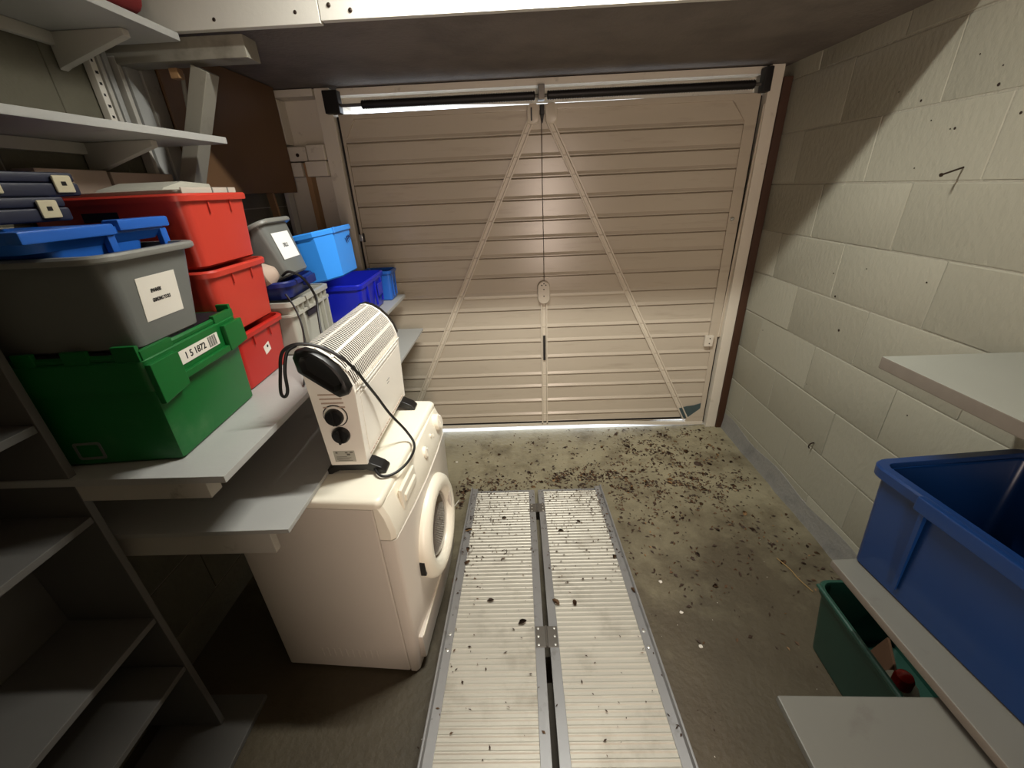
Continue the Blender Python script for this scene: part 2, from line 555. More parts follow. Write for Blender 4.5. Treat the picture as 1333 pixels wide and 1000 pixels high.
def trim(n, b, m):
    return struct(b.done('trim_%d' % n, m))
trim(2, B().box(-.985, -.911, 2.455, 2.53, 0, ZS - .002, .003), 'frame')
trim(3, B().box(1.241, 1.303, 2.45, 2.53, 0, ZS - .002, .003), 'frame')
trim(4, B().box(1.304, XW - .004, 2.44, 2.53, 0, 1.965, .002), 'brown')
trim(6, B().box(1.2285, 1.2405, 2.497, 2.534, .01, 1.90), 'darksteel')
trim(7, B().box(-.9105, -.8965, 2.497, 2.534, .01, 1.90), 'darksteel')
hd = B()
hd.box(-.88, 1.235, 2.475, 2.51, 1.986, 2.017, .003)
trim(5, hd, 'frame')

# ------------------------------------------------------------------ garage door
DR = bpy.data.objects.new('door_1', None)
COL.objects.link(DR)
DR.location = (0.15, YD, 0)
struct(DR)
def dz(x):      # bottom edge of the door: a finger's width off the floor on the left
    return 0.033 - 0.026 * max(0.0, min(1.0, (x - .55) / .5))
zs = [1.888, 1.778, 1.672, 1.578, 1.470, 1.362, 1.266, 1.167, 1.053, .945, .853, .738, .645, .535, .415, .326, .219, .114, .045]
for a, b_ in zip(zs, zs[1:]):
    # pressed steel plank: flat face, rolled bead and a step back at its lower edge
    p = [(-.004, a - .0035), (-.004, b_ + .024), (-.0075, b_ + .015), (-.010, b_ + .009), (-.010, b_ + .0045), (.002, b_ + .0035), (.010, b_), (.012, a), (.002, a)]
    s = B()
    s.prism(p, 'x', -1.03, 1.06)
    s.done('slat', 'door', DR, ang=20)
pn = B()
pn.box(-1.045, 1.075, .012, .016, .04, 1.905)
pn.done('backing_sheet', 'dirtline', DR)
fr = B()
fr.prism([(-1.045, .03), (-1.045, 1.905), (-.97, 1.905), (-.97, 1.875), (-1.032, 1.790), (-1.032, .03)], 'y', -.014, .012, .003)
fr.done('stile', 'door', DR)
fr = B()
fr.prism([(1.077, .015), (1.077, 1.91), (.945, 1.91), (.945, 1.880), (1.018, 1.795), (1.018, .640), (1.048, .55), (1.048, .13), (.96, .055), (.96, .02)], 'y', -.014, .012, .003)
fr.done('stile', 'door', DR)
fr = B()
fr.prism([(-1.045, 1.885), (-1.045, 1.908), (1.077, 1.912), (1.077, 1.884)], 'y', -.012, .012, .003)
fr.done('top_rail', 'door', DR)
fr = B()
xs = [-1.045, -.4, .38, .60, .80, 1.077]
fr.loft([[(x, -.018, dz(x + .15)), (x, -.018, dz(x + .15) + .022), (x, .014, dz(x + .15) + .022), (x, .014, dz(x + .15))] for x in xs])
fr.done('bottom_rail', 'frame', DR)
fr = B()
fr.box(-1.03, .99, -.010, -.003, .054, .066)
fr.done('bottom_seal', 'darksteel', DR)
def channel(name, p0, p1, wid=.036, dep=.018):
    p0, p1 = Vector(p0), Vector(p1)
    d = (p1 - p0).normalized()
    sd = Vector((d.z, 0, -d.x))
    pr = [(-wid / 2, -.005), (-wid / 2, -dep), (-wid / 2 + .007, -dep), (-wid / 2 + .010, -dep + .009), (wid / 2 - .010, -dep + .009), (wid / 2 - .007, -dep), (wid / 2, -dep), (wid / 2, -.005)]
    b = B()
    b.loft([[p + sd * u + Vector((0, v, 0)) for u, v in pr] for p in (p0, p1)])
    return b.done(name, 'brace', DR, ang=20)
channel('brace', (-.070, 0, 1.835), (-.955, 0, .055))
channel('brace', (.030, 0, 1.835), (.955, 0, .055))
channel('centre_strut', (-.007, 0, .895), (-.007, 0, .045), .040)
B().box(-.0145, .0005, -.0195, -.0085, .525, .690, .002).done('strut_slot', 'black', DR)
cr = B()
cr.box(-.49, .475, -.013, -.004, .934, .952, .003)
cr.done('cross_bar', 'brace', DR)
def plate(x, side):
    b = B()
    b.loft([rrect(.030, .045, .022, z, 5) for z in (.004, .020)] + [rrect(.026, .041, .020, .023, 5)])
    o = b.done('corner_plate', 'brace', DR, loc=(x, 0, 1.868), rot=(R(90), 0, 0))
    q = B()
    if side < 0:
        q.box(-.012, -.004, -.030, .028, .0235, .0265, .001)
        q.done('plate_slot', 'black', o)
    return o
plate(-.055, -1)
plate(.037, 1)
hk = B()
hk.box(-.020, .002, -.034, -.006, 1.862, 1.905, .004)
hk.prism([(-.018, 1.864), (0, 1.864), (-.006, 1.828), (-.012, 1.828)], 'y', -.028, -.008)
hk.done('latch_hook', 'darksteel', DR)
lk = B()
lk.loft([rrect(.037, .068, .036, z, 8) for z in (.006, .028)] + [rrect(.033, .064, .032, .033, 8)])
LK = lk.done('lock_case', 'brace', DR, loc=(-.008, 0, .963), rot=(R(90), 0, 0))
for x, y in ((-.012, .045), (.012, .045), (0, .02), (0, .054), (0, -.02)):
    B().lathe((x, y, .033), (0, 0, 1), [(.004, 0), (.004, .001), (.002, .002)], 8).done('screw', 'black', LK)
B().tube([(-.012, -.022, 1.84), (-.010, -.016, 1.5), (-.006, -.014, 1.2), (-.006, -.022, 1.028)], .0016, 6).done('lock_cable', 'darksteel', DR)
B().box(-1.052, -1.030, -.030, -.012, 1.296, 1.332, .004).done('latch_roller', 'screw', DR)
lt = B()
lt.box(-1.030, -1.022, -.028, -.010, 1.290, 1.338, .002)
lt.done('latch_bracket', 'darksteel', DR)
B().lathe((1.038, -.014, 1.33), (0, -1, 0), [(.012, 0), (.010, .008), (.005, .012)], 12).done('latch_bolt', 'screw', DR)
bk = B()
bk.box(.993, 1.045, -.034, -.014, .585, .655, .003)
BK = bk.done('arm_bracket', 'frame', DR)
for z in (.605, .638):
    B().lathe((1.022, -.034, z), (0, -1, 0), [(.004, 0), (.004, .001), (.002, .002)], 8).done('screw', 'black', BK)
B().prism([(.925, .060), (.90, .135), (.955, .150), (1.00, .155), (1.046, .170), (1.046, .12), (.97, .060)], 'y', -.0125, -.0105).done('repair_patch', 'patch', DR)
am = B()
am.bar((1.085, -.010, .64), (1.095, -.030, 1.86), .018, .008, .002)
am.done('lift_arm', 'brace', DR)
am = B()
am.bar((-1.075, -.012, .70), (-1.068, -.030, 1.88), .018, .008, .002)
am.done('lift_arm', 'brace', DR)

# torsion spring bar across the head of the door
sp = thing('spring_bar', 'dark torsion spring tube running across the top of the garage door', 'spring', (0.17, 2.45, 1.94))
t = B()
t.cyl((-1.03, 0, 0), (1.06, 0, 0), .0075, n=10)
t.done('shaft', 'steel', sp)
for x0, x1 in ((-.925, -.065), (-.005, 1.0)):
    n = int((x1 - x0) / .012)
    t = B()
    prof = []
    for k in range(n):
        h = x0 + k * (x1 - x0) / n
        prof += [(.0165, h), (.0205, h + .006)]
    prof.append((.0165, x1))
    t.lathe((0, 0, 0), (1, 0, 0), prof, 14)
    t.done('spring_coil', 'darksteel', sp, ang=70)
B().box(-.050, -.018, -.024, .034, -.020, .044, .003).done('centre_bearing', 'steel', sp)
B().box(-1.105, -1.030, -.030, .020, -.035, .062, .004).done('end_bearing', 'darksteel', sp)
B().box(1.030, 1.068, -.030, .020, -.035, .066, .004).done('end_bearing', 'darksteel', sp)

# ------------------------------------------------------------------ left pier beside the door
t = tag(B().box(-1.206, -.988, 2.44, 2.53, 1.984, 2.016, .003).done('head_timber', 'frame'), 'cream painted horizontal timber above the recess left of the garage door', 'timber')
t = tag(B().box(-1.222, -1.175, 2.45, 2.53, 1.785, 1.982, .003).done('side_timber', 'frame'), 'short cream upright under the cream head timber left of door', 'timber')
t = tag(B().box(-1.219, -1.088, 2.45, 2.53, 1.706, 1.774, .006).done('packing_block', 'frame'), 'upper left cream packing block with a nail hole beside garage door', 'block')
B().lathe((-1.135, 2.45, 1.735), (0, -1, 0), [(.009, -.002), (.009, .0008), (.004, .001)], 10).done('nail_hole', 'rust', t)
tag(B().box(-1.215, -1.128, 2.45, 2.53, 1.634, 1.702, .006).done('packing_block', 'frame'), 'lower left cream packing block left of the brown batten', 'block')
tag(B().box(-1.080, -.988, 2.44, 2.53, 1.706, 1.778, .004).done('packing_block', 'frame'), 'cream packing block touching the white door post, higher of two', 'block')
tag(B().box(-1.098, -.988, 2.43, 2.53, 1.632, 1.703, .004).done('packing_block', 'frame'), 'cream packing block touching the white door post, lower of two', 'block')
tag(B().box(-1.126, -1.100, 2.47, 2.53, .9, 1.700, .002).done('batten', 'timber'), 'narrow bare brown batten upright between packing blocks left of door', 'batten')
b = B()
b.bar((-1.205, 2.28, 1.02), (-1.213, 2.22, 1.66), .035, .016, .002)
tag(b.done('lath', 'timber'), 'thin bare timber lath leaning against left wall behind tilted grey bin', 'lath')
b = B()
b.bar((-1.215, 2.40, 1.02), (-1.215, 2.42, 1.60), .02, .06, .002)
tag(b.done('lath', 'whitewood'), 'off white lath leaning in the corner behind bright blue tub', 'lath')

hb = thing('hardboard_panel', 'dark brown hardboard sheet on left wall below the concrete soffit', 'panel', (-1.15, 2.02, 1.56))
b = B()
b.prism([(-.38, 0), (.365, 0), (.365, .455), (-.38, .455)], 'x', -.006, 0)
b.done('sheet', 'hardboard', hb)
for y in (-.27, .02, .33):
    B().box(-.095, -.007, y - .02, y + .02, 0, .455).done('stud', 'timber', hb)

# ================================================================== LEFT STORAGE
# --- bookshelf, lower left
bs = thing('bookshelf', 'low grey painted bookshelf with open shelves at lower left', 'bookshelf', (-1.12, .12, 0))
x0, x1 = -.125, .12
B().box(x0, x1, .600, .618, 0.0, 1.335, .003).done('side_panel', 'bookshelf', bs)
B().box(x0, x1, -.72, -.702, 0.0, 1.335, .003).done('side_panel', 'bookshelf', bs)
B().box(x0, x0 + .008, -.70, .599, .02, 1.335).done('back_panel', 'bookshelf', bs)
for z in (.874, .522, .312, 1.118, 1.333):
    B().box(x0 + .009, x1 - .001, -.70, .599, z - .018, z, .0025).done('shelf', 'bookshelf', bs)
tag(B().box(-1.20, -.905, .10, .81, .001, .020, .003).done('floor_board', 'bookshelf', loc=(0.0, 0, 0)), 'flat grey board lying on floor under the bookshelf end', 'board')
# bookshelf stands on that board
bs.location.z = .0205

# --- lower bench board with apron
lb = thing('bench', 'lower grey bench board between bookshelf and washing machine', 'bench', (-.918, 1.5, 0))
b = B()
b.prism([(-.328, -.735), (-.075, -.735), (.322, -.730), (.326, .90), (-.328, .90)], 'z', .7785, .7915, .0015)
b.done('board', 'shelf', lb)
B().box(-.325, .264, -.722, -.700, .704, .778, .002).done('apron', 'whitewood', lb)
B().box(-.328, -.300, -.69, .90, .700, .778, .002).done('wall_batten', 'whitewood', lb)
B().box(-.30, -.25, .82, .87, 0, .778, .002).done('leg', 'whitewood', lb)
B().box(-.32, -.28, -.71, -.70, 0, .70, .002).done('leg', 'whitewood', lb)

# --- upper bench board
ub = thing('bench', 'upper grey bench board carrying the stacked plastic boxes', 'bench', (-.96, 1.56, 1.0))
b = B()
b.prism([(-.284, -.845), (.308, -.845), (.288, .845), (-.284, .845)], 'z', -.018, 0, .002)
b.done('board', 'shelf', ub)
b = B()
b.box(-.284, .255, -.838, -.800, -.064, -.0185, .002)
b.done('front_batten', 'whitewood', ub)
B().box(-.284, -.25, -.80, .84, -.064, -.0185, .002).done('wall_batten', 'whitewood', ub)
B().bar((-.28, -.02, -.40), (.18, -.02, -.025), .035, .035, .002).done('strut', 'whitewood', ub)
B().bar((-.28, .78, -.40), (.20, .78, -.025), .035, .035, .002).done('strut', 'whitewood', ub)

# --- green attached-lid crate
gc = thing('green_crate', 'scuffed green plastic crate with toothed rim under the dark grey bin', 'crate', (-1.003, .930, 1.0005), (0, 0, R(4.2)))
b = B()
b.tub((.204, .162), (.212, .168), .262, r=.012, th=.006, fl=.001, lip=.01, n=2)
b.done('body', 'green', gc)
b = B()
b.loft([rrect(.2135, .1695, .014, .178, 3), rrect(.219, .175, .016, .180, 3), rrect(.2195, .1755, .016, .246, 3), rrect(.216, .172, .014, .249, 3), rrect(.206, .162, .012, .249, 3), rrect(.206, .162, .012, .178, 3)], False, False)
b.loft([rrect(.206, .162, .012, .178, 3), rrect(.2135, .1695, .014, .178, 3)], False, False)
b.done('rim_band', 'green', gc)
for (ya, yb) in ((-.176, -.090), (.092, .176)):
    b = B()
    b.prism([(ya, .150 if ya < 0 else .170), (yb, .160 if ya < 0 else .176), (yb, .240), (ya, .240)], 'x', .2185, .232, .003)
    b.done('handle_block', 'green', gc)
B().box(.2185, .230, -.0905, .0915, .172, .188, .002).done('handle_bar', 'green', gc)
for (ya, yb) in ((-.168, -.075), (.085, .172)):
    B().box(.205, .217, ya, yb, .247, .268, .002).done('rim_tooth', 'green', gc)
for (xa, xb) in ((.165, .214), (.065, .115), (-.03, .01), (-.13, -.09)):
    B().box(xa, xb, -.173, -.163, .247, .280 if xa > .16 else .275, .002).done('rim_tooth', 'green', gc)
for (xa, xb) in ((.180, .214),):
    B().box(xa, xb, .163, .173, .247, .280, .002).done('rim_tooth', 'green', gc)
b = B()
b.loft([rrect(.203, .160, .012, .2495, 3), rrect(.203, .160, .012, .262, 3)])
for y in (-.03, .03):
    b.box(-.1, .202, y - .002, y + .002, .262, .2635)
b.done('lid', 'lidblack', gc)
lab = B()
lab.box(.2198, .2204, -.078, .072, .200, .231)
LB = lab.done('label', 'paper', gc)
text('1 5 1872', .022, 'ink', LB, Matrix.Translation((.2206, -.022, .2150)) @ FACE_X, bold=.0005)
bc = B()
for k in range(11):
    y = .030 + k * .0030
    bc.box(.2204, .2207, y, y + .0010 + .0010 * (k % 3 == 0), .203, .229)
bc.done('barcode', 'ink', LB)
b = B()
ra, rb = rrect(.030, .022, .006, 0, 3), rrect(.024, .016, .004, 0, 3)
up_ = lambda q, z: [(p[0], p[1], z) for p in q]
b.loft([ra, up_(ra, .0014), up_(rb, .0014), rb, ra], False, False)
b.done('moulded_panel', 'grey', gc, loc=(.012, -.1635, .040), rot=(R(90), 0, 0))

# --- dark grey bin with label
def grey_bin(label, loc, rot, bw, tw, ln, h, paper, words, pm, ph, psz, pz, skew=0.0):
    o = thing('storage_bin', label, 'bin', loc, rot)
    b = B()
    b.tub((ln - .02, bw), (ln, tw), h, r=.030, th=.004, fl=.015, lip=.012, n=4)
    b.done('body', 'grey', o)
    b = B()
    b.loft([rrect(ln + .0165, tw + .0165, .045, h - .013, 5), rrect(ln + .0185, tw + .0185, .046, h - .010, 5), rrect(ln + .0185, tw + .0185, .046, h - .003, 5), rrect(ln + .0155, tw + .0155, .045, h + .0012, 5), rrect(ln - .001, tw - .001, .03, h + .0012, 5), rrect(ln - .001, tw - .001, .03, h - .013, 5)], False, False)
    b.loft([rrect(ln - .001, tw - .001, .03, h - .013, 5), rrect(ln + .0165, tw + .0165, .045, h - .013, 5)], False, False)
    b.done('rim', 'greyrim', o)
    a = math.atan2(.02, h - .018)
    # sheet of paper stuck on the sloping end
    T = Matrix.Translation((ln - .02 + (pz - .006) * math.tan(a) + .0009, pm, pz)) @ Matrix.Rotation(a, 4, 'Y') @ FACE_X @ Matrix.Rotation(skew, 4, 'Z')
    p = B()
    p.box(-psz[0] / 2, psz[0] / 2, -psz[1] / 2, psz[1] / 2, -.0003, .0003)
    pp = p.done('label', paper, o)
    pp.matrix_local = T
    for (s, dx, dyy, sz) in words:
        text(s, sz, 'ink', pp, Matrix.Translation((dx, dyy, .0005)) @ Matrix.Diagonal((.60, 1, 1, 1)), bold=.0005)
    return o
G1 = grey_bin('dark grey bin labelled SPANNERS on top of the green crate', (-.992, .885, 1.263), (0, 0, R(3.0)), .102, .128, .218, .192,
              'paper', [('SPANNERS', -.010, .014, .0105), ('GRINDING TOOLS', .000, -.006, .0105)], -.004, 0, (.112, .090), .094, R(0))

# --- blue tub sitting in the grey bin
bt = thing('blue_tub', 'mid blue notched tub nested in dark grey bin', 'tub', (-1.005, .868, 1.335), (0, 0, R(1)))
b = B()
b.tub((.150, .074), (.165, .108), .150, r=.02, th=.004, fl=.004, lip=.01, n=3)
b.done('body', 'blue', bt)
b = B()
b.loft([rrect(.165, .150, .02, .132, 3), rrect(.178, .166, .02, .150, 3), rrect(.178, .166, .02, .164, 3), rrect(.168, .156, .02, .164, 3), rrect(.160, .108, .02, .150, 3), rrect(.160, .108, .02, .132, 3)], False, False)
b.loft([rrect(.160, .108, .02, .132, 3), rrect(.165, .150, .02, .132, 3)], False, False)
b.done('rim', 'blue', bt)
for (ya, yb, z) in ((-.165, .018, .170), (.030, .168, .176)):
    B().box(.150, .186, ya, yb, z - .022, z, .004).done('rim_tab', 'blue', bt)
B().box(.166, .180, .140, .160, .115, .152, .003).done('corner_post', 'blue', bt)
B().box(.166, .180, .000, .018, .115, .150, .003).done('corner_post', 'blue', bt)

# --- two flat dark navy cases on the blue tub
def flat_case(label, loc, rot, tabs):
    o = thing('flat_case', label, 'case', loc, rot)
    B().box(-.14, .10, -.15, .15, 0, .026, .005).done('base', 'darknavy', o)
    B().box(-.138, .098, -.148, .148, .0265, .046, .005).done('lid', 'darknavy', o)
    for y in tabs:
        t = B()
        t.box(.100, .106, y - .019, y + .019, .006, .040, .003)
        c = t.done('latch', 'cream', o)
        B().box(.106, .107, y - .006, y + .004, .020, .028, .0005).done('latch_slot', 'black', c)
    return o
flat_case('lower of two flat navy cases with cream latch, on blue tub', (-1.055, .800, 1.513), (0, 0, R(-2)), (.105,))
flat_case('upper of two flat navy cases with cream latch, on blue tub', (-1.075, .862, 1.560), (0, 0, R(-3)), (-.02, .115))

# --- red tubs
def red_tub(label, loc, m, h, top):
    o = thing('red_tub', label, 'tub', loc, (0, 0, R(2.5)))
    b = B()
    b.tub((.190, .132), (.200, .146), h, r=.032, th=.004, fl=.010, lip=.016, n=5)
    b.done('body', m, o)
    for y in (-.05, .05):
        B().box(.2005, .204, y - .003, y + .003, h - .05, h - .018, .001).done('rib', m, o)
    return o
rt1 = red_tub('red plastic tub at bottom of red stack, with small white sticker', (-1.035, 1.258, 1.0005), 'red', .176, False)
s = B()
s.box(-.0004, .0004, -.018, .018, -.015, .015)
st = s.done('sticker', 'paper', rt1, loc=(.1960, .012, .092), rot=(R(14), R(3.2), 0))
B().lathe((.0004, .004, .005), (1, 0, 0), [(.005, 0), (.005, .0004)], 10).done('printed_dot', 'ink', st)
red_tub('orange red plastic tub in the middle of red stack', (-1.037, 1.256, 1.181), 'redpale', .186, False)
rt3 = red_tub('orange red plastic tub topmost of red stack, under milky lid', (-1.040, 1.256, 1.372), 'redpale', .186, True)
B().box(-.06, .03, -.1445, -.1435, .128, .150, .001).done('handle_slot', 'lidblack', rt3)
ld = thing('tub_lid', 'milky plastic lid lying on topmost red tub', 'lid', (-1.045, 1.262, 1.5585), (0, 0, R(2.5)))
b = B()
b.loft([rrect(.185, .122, .02, 0, 4), rrect(.187, .124, .02, .004, 4), rrect(.187, .124, .02, .009, 4), rrect(.180, .117, .016, .010, 4)])
b.done('lid_plate', 'clear', ld)
b = B()
b.box(.187, .191, -.12, .12, .000, .014, .001)
b.done('lid_edge', 'clear', ld)
for y in (.005, .078):
    B().box(.191, .1925, y - .002, y + .002, .0, .014).done('lid_divider', 'grey', ld)
b = B()
b.prism([(-.11, 0), (.11, 0), (.105, .016), (-.02, .022), (-.10, .006)], 'x', -.08, .09, .002)
tag(b.done('folded_bag', 'palegrey', loc=(-1.02, 1.285, 1.569), rot=(0, 0, R(4))), 'pale grey folded plastic bag on milky tub lid', 'bag')
tag(B().box(-.03, .03, -.10, .10, 0, .060, .003).done('carton', 'card', loc=(-1.205, 1.225, 1.569)), 'pale carton against left wall behind red tubs, nearer one', 'carton')
tag(B().box(-.03, .03, -.12, .12, 0, .058, .003).done('carton', 'card', loc=(-1.205, 1.455, 1.568)), 'pale carton against left wall behind red tubs, farther one', 'carton')

# --- pale grey crate with navy tray and tilted grey bin
pc = thing('pale_crate', 'pale grey ribbed crate behind heater, carrying the navy tray', 'crate', (-1.005, 1.590, 1.0005), (0, 0, R(2)))
b = B()
b.tub((.176, .150), (.184, .158), .200, r=.014, th=.005, fl=.004, lip=.012, n=3)
b.done('body', 'palegrey', pc)
b = B()
for z0, z1, e in ((.150, .158, .014), (.186, .202, .016)):
    b.loft([rrect(.183, .157, .014, z0, 4), rrect(.183 + e, .157 + e, .03, z0, 4), rrect(.183 + e, .157 + e, .03, z1, 4), rrect(.183, .157, .014, z1, 4)], False, False)
b.done('rim', 'palegrey', pc)
for y in (-.10, .085, .130):
    b = B()
    b.prism([(.178, .02), (.194, .02), (.198, .150), (.182, .150)], 'y', y - .006, y + .006, .002)
    b.done('rib', 'palegrey', pc)
for k in range(7):
    y = -.13 + k * .043
    B().box(.184, .196, y - .002, y + .002, .158, .186).done('rim_web', 'palegrey', pc)
B().box(.1865, .1885, -.055, .040, .120, .142, .002).done('hand_hole', 'lidblack', pc)
nt = thing('navy_tray', 'shallow navy blue tray with rounded corners on the pale grey crate', 'tray', (-.982, 1.565, 1.2040), (0, 0, R(4)))
b = B()
b.tub((.150, .112), (.160, .122), .066, r=.045, th=.004, fl=.008, lip=.016, n=5)
b.done('body', 'navy', nt)
B().box(.160, .180, -.004, .085, .030, .062, .004).done('handle', 'navy', nt)
G2 = grey_bin('mid grey bin tilted back in the navy tray, white paper label', (-.905, 1.582, 1.252), (R(0), R(-22), R(2)), .078, .098, .110, .190,
              'paperbright', [('DRILLS', -.002, .000, .019)], -.010, 0, (.122, .092), .100, R(0))
b = B()
b.lathe((0, 0, 0), (1, .2, .3), [(.004, -.06), (.030, -.05), (.042, -.01), (.040, .03), (.020, .055), (.004, .06)], 16)
tag(b.done('sack', 'card', loc=(-.905, 1.462, 1.288)), 'small beige rounded sack in the navy tray', 'sack')

# --- blue bins near the door
rb = thing('royal_bin', 'royal blue open bin at door end of upper bench', 'bin', (-.900, 2.035, 1.0005), (0, 0, R(2)))
b = B()
b.tub((.168, .180), (.180, .190), .172, r=.022, th=.005, fl=.006, lip=.020, n=4)
b.done('body', 'royal', rb)
for y in (-.10, .02, .12):
    B().box(.176, .186, y - .005, y + .005, .03, .150, .002).done('rib', 'royal', rb)
b = B()
b.box(.186, .192, .03, .11, .07, .13, .003)
b.done('moulded_panel', 'royal', rb)
bb = thing('recycling_tub', 'bright blue tub with chamfered corners tipped into royal blue bin', 'tub', (-.895, 1.925, 1.196), (R(0), R(-9), R(1)))
b = B()
b.tub((.125, .142), (.148, .156), .200, r=.060, th=.004, fl=.008, lip=.018, n=1, r0=.052)
b.done('body', 'bluebright', bb, ang=20)
b = B()
b.box(.152, .1580, -.102, -.088, .178, .2015, .002)
b.done('rim_notch', 'bluebright', bb)
tx = text('VPM', .040, 'inkblue', bb, Matrix.Translation((.1452, .055, .140)) @ Matrix.Rotation(R(5), 4, 'Y') @ FACE_X @ Matrix.Rotation(R(12), 4, 'Z'), 'marker_writing')
fb = thing('small_bin', 'small steel blue bin at far end of upper bench, beside royal bin', 'bin', (-.775, 2.315, 1.0005))
b = B()
b.tub((.070, .056), (.078, .062), .160, r=.012, th=.004, fl=.006, lip=.014, n=3)
b.done('body', 'blue', fb)
for y in (-.02, .03):
    B().box(.074, .080, y - .003, y + .003, .02, .14, .001).done('rib', 'blue', fb)

# ================================================================== TOP SHELVES (left wall)
def wall_shelf(label, z, pts, th, by):
    o = thing('shelf', label, 'shelf', (XL, 1.0, z))
    b = B()
    b.prism([(p[0] - XL, p[1] - 1.0) for p in pts], 'z', -th, 0, .002)
    b.done('board', 'shelf', o)
    for y in by:
        b = B()
        b.prism([(.006, -th - .0005), (.215, -th - .0005), (.215, -th - .018), (.02, -th - .075), (.006, -th - .085)], 'y', y - 1.0 - .012, y - 1.0 + .012, .002)
        b.done('bracket', 'whitewood', o)
    B().box(.004, .022, -.78, .47, -th - .030, -th - .0005, .002).done('wall_batten', 'whitewood', o)
    return o
wall_shelf('upper grey wall shelf at top left, meeting the fascia board', 1.985, [(XL + .004, -.2), (-.975, -.2), (-.972, 1.522), (-.985, 1.526), (XL + .004, 1.526)], .020, (1.40, .55))
wall_shelf('lower grey wall shelf at left, above the navy cases', 1.722, [(XL + .004, .0), (-1.03, .0), (-.935, 1.545), (XL + .004, 1.545)], .019, (1.36, .4))
b = B()
b.lathe((0, 0, 0), (.15, 1, .0), [(.003, -.15), (.028, -.14), (.034, -.05), (.038, .06), (.032, .12), (.006, .135)], 14)
tag(b.done('cloth_roll', 'maroon', loc=(-1.005, 1.275, 2.022)), 'dark maroon cloth roll on the top left wall shelf', 'cloth')

be = thing('bearer', 'painted bearer timber jutting from left wall under the fascia', 'timber', (-1.03, 1.595, 1.93))
B().box(-.215, .225, -.038, .038, -.002, .056, .003).done('beam', 'bracewood', be)
kb = thing('knee_brace', 'white painted diagonal knee brace under the bearer timber', 'brace', (-1.24, 1.60, 1.45))
b = B()
b.bar((.055, 0, .04), (.268, 0, .462), .062, .050, .003)
b.done('timber', 'bracewood', kb)
for t_ in (.62, .76):
    p = Vector((.055, 0, .04)).lerp(Vector((.275, 0, .476)), t_)
    B().lathe((p.x + .01, -.0255, p.z), (0, -1, 0), [(.004, 0), (.004, .0006), (.002, .0008)], 8).done('nail_head', 'rust', kb)
tag(B().box(-.014, .014, -.014, .014, -.006, .022, .003).done('wood_block', 'timber', loc=(-1.06, 1.59, 1.896)), 'small bare wood block tucked under the bearer timber', 'block')
b = B()
b.tube([(-1.085, 1.655, 1.92), (-1.10, 1.66, 1.86), (-1.105, 1.66, 1.80), (-1.085, 1.65, 1.745)], .006, 8)
tag(b.done('white_cable', 'bracewood'), 'short curved white cable hanging beside the knee brace', 'cable')

# uprights standing against the left wall behind the shelf
ups = [(1.470, 1.492, 'paper', 'cream measuring staff with black tick marks, behind lower wall shelf'),
       (1.497, 1.512, 'whitewood', 'thin off white upright strip right beside the measuring staff'),
       (1.516, 1.534, 'shelf', 'narrow grey upright strip, third behind lower wall shelf'),
       (1.556, 1.572, 'whitewood', 'pale upright strip just left of a dark gap by knee brace'),
       (1.580, 1.632, 'shelf', 'wide grey upright board, left of two beside the knee brace'),
       (1.640, 1.705, 'whitewood', 'widest off white upright board nearest the knee brace')]
for k, (ya, yb, m, lab_) in enumerate(ups):
    b = B()
    b.box(-.010, .012 + .003 * k, -(yb - ya) / 2, (yb - ya) / 2, 0, .93 if k != 0 else .88, .002)
    o = b.done('upright_strip', m, loc=(XL + .016, (ya + yb) / 2, 1.02 if ya > 1.53 else 1.64))
    if ya < 1.53:
        me = o.data
        for v in me.vertices:
            v.co.z = v.co.z * .32 / .93 + .086
    tag(o, lab_, 'strip')
    if k == 0:
        for q in range(9):
            B().box(.0121, .0126, -.005, .001 + .002 * (q % 3), .11 + q * .028, .117 + q * .028).done('tick_mark', 'ink', o)

# ================================================================== WASHING MACHINE
wm = thing('washing_machine', 'cream front-loading washing machine under the white heater', 'washing machine', (-.394 - .241 * .9973 + .3 * .0732, .879 + .241 * .0732 + .3 * .9973, 0), (0, 0, R(-4.2)))
hx, hy = .241, .300
def ml(p):   # (lx, ly, z) measured from the near front corner -> local
    return (p[0] + hx, p[1] - hy, p[2])
TOP = .775
body = B()
body.box(-hx, hx - .035, -hy, hy, .012, TOP - .030, .006)
body.done('cabinet', 'wash', wm)
# front shell, slightly bulging, behind it the seam to the cabinet
fsh = B()
rings = []
for ly, off in ((-hy + .002, -.010), (-hy + .012, .0), (-.15, .010), (0, .014), (.15, .010), (hy - .012, .0), (hy - .002, -.010)):
    rings.append([(hx - .033, ly, .010), (hx - .004 + off, ly, .010), (hx + .002 + off, ly, .10), (hx + .010 + off, ly, .35), (hx + .014 + off, ly, .630), (hx - .033, ly, .630)])
fsh.loft(rings)
fsh.done('front_panel', 'wash', wm, ang=60)
cp = B()
rings = []
for ly, off in ((-hy + .001, -.012), (-hy + .012, .0), (-.15, .008), (0, .012), (.15, .008), (hy - .012, .0), (hy - .001, -.012)):
    rings.append([(hx - .033, ly, .634), (hx + .012 + off, ly, .634), (hx + .014 + off, ly, .660), (hx + .004 + off, ly, .715), (hx - .010 + off, ly, .752), (hx - .033, ly, .757)])
cp.loft(rings)
CP = cp.done('control_panel', 'washplastic', wm, ang=40)
tp = B()
tp.loft([rrect(hx, hy, .02, TOP - .028, 5, -.012, 0), rrect(hx + .003, hy + .001, .02, TOP - .024, 5, -.012, 0), rrect(hx + .003, hy + .001, .02, TOP - .010, 5, -.012, 0), rrect(hx - .002, hy - .004, .02, TOP - .002, 5, -.012, 0), rrect(hx - .012, hy - .014, .02, TOP, 5, -.012, 0)])
tp.done('worktop', 'washplastic', wm, ang=50)
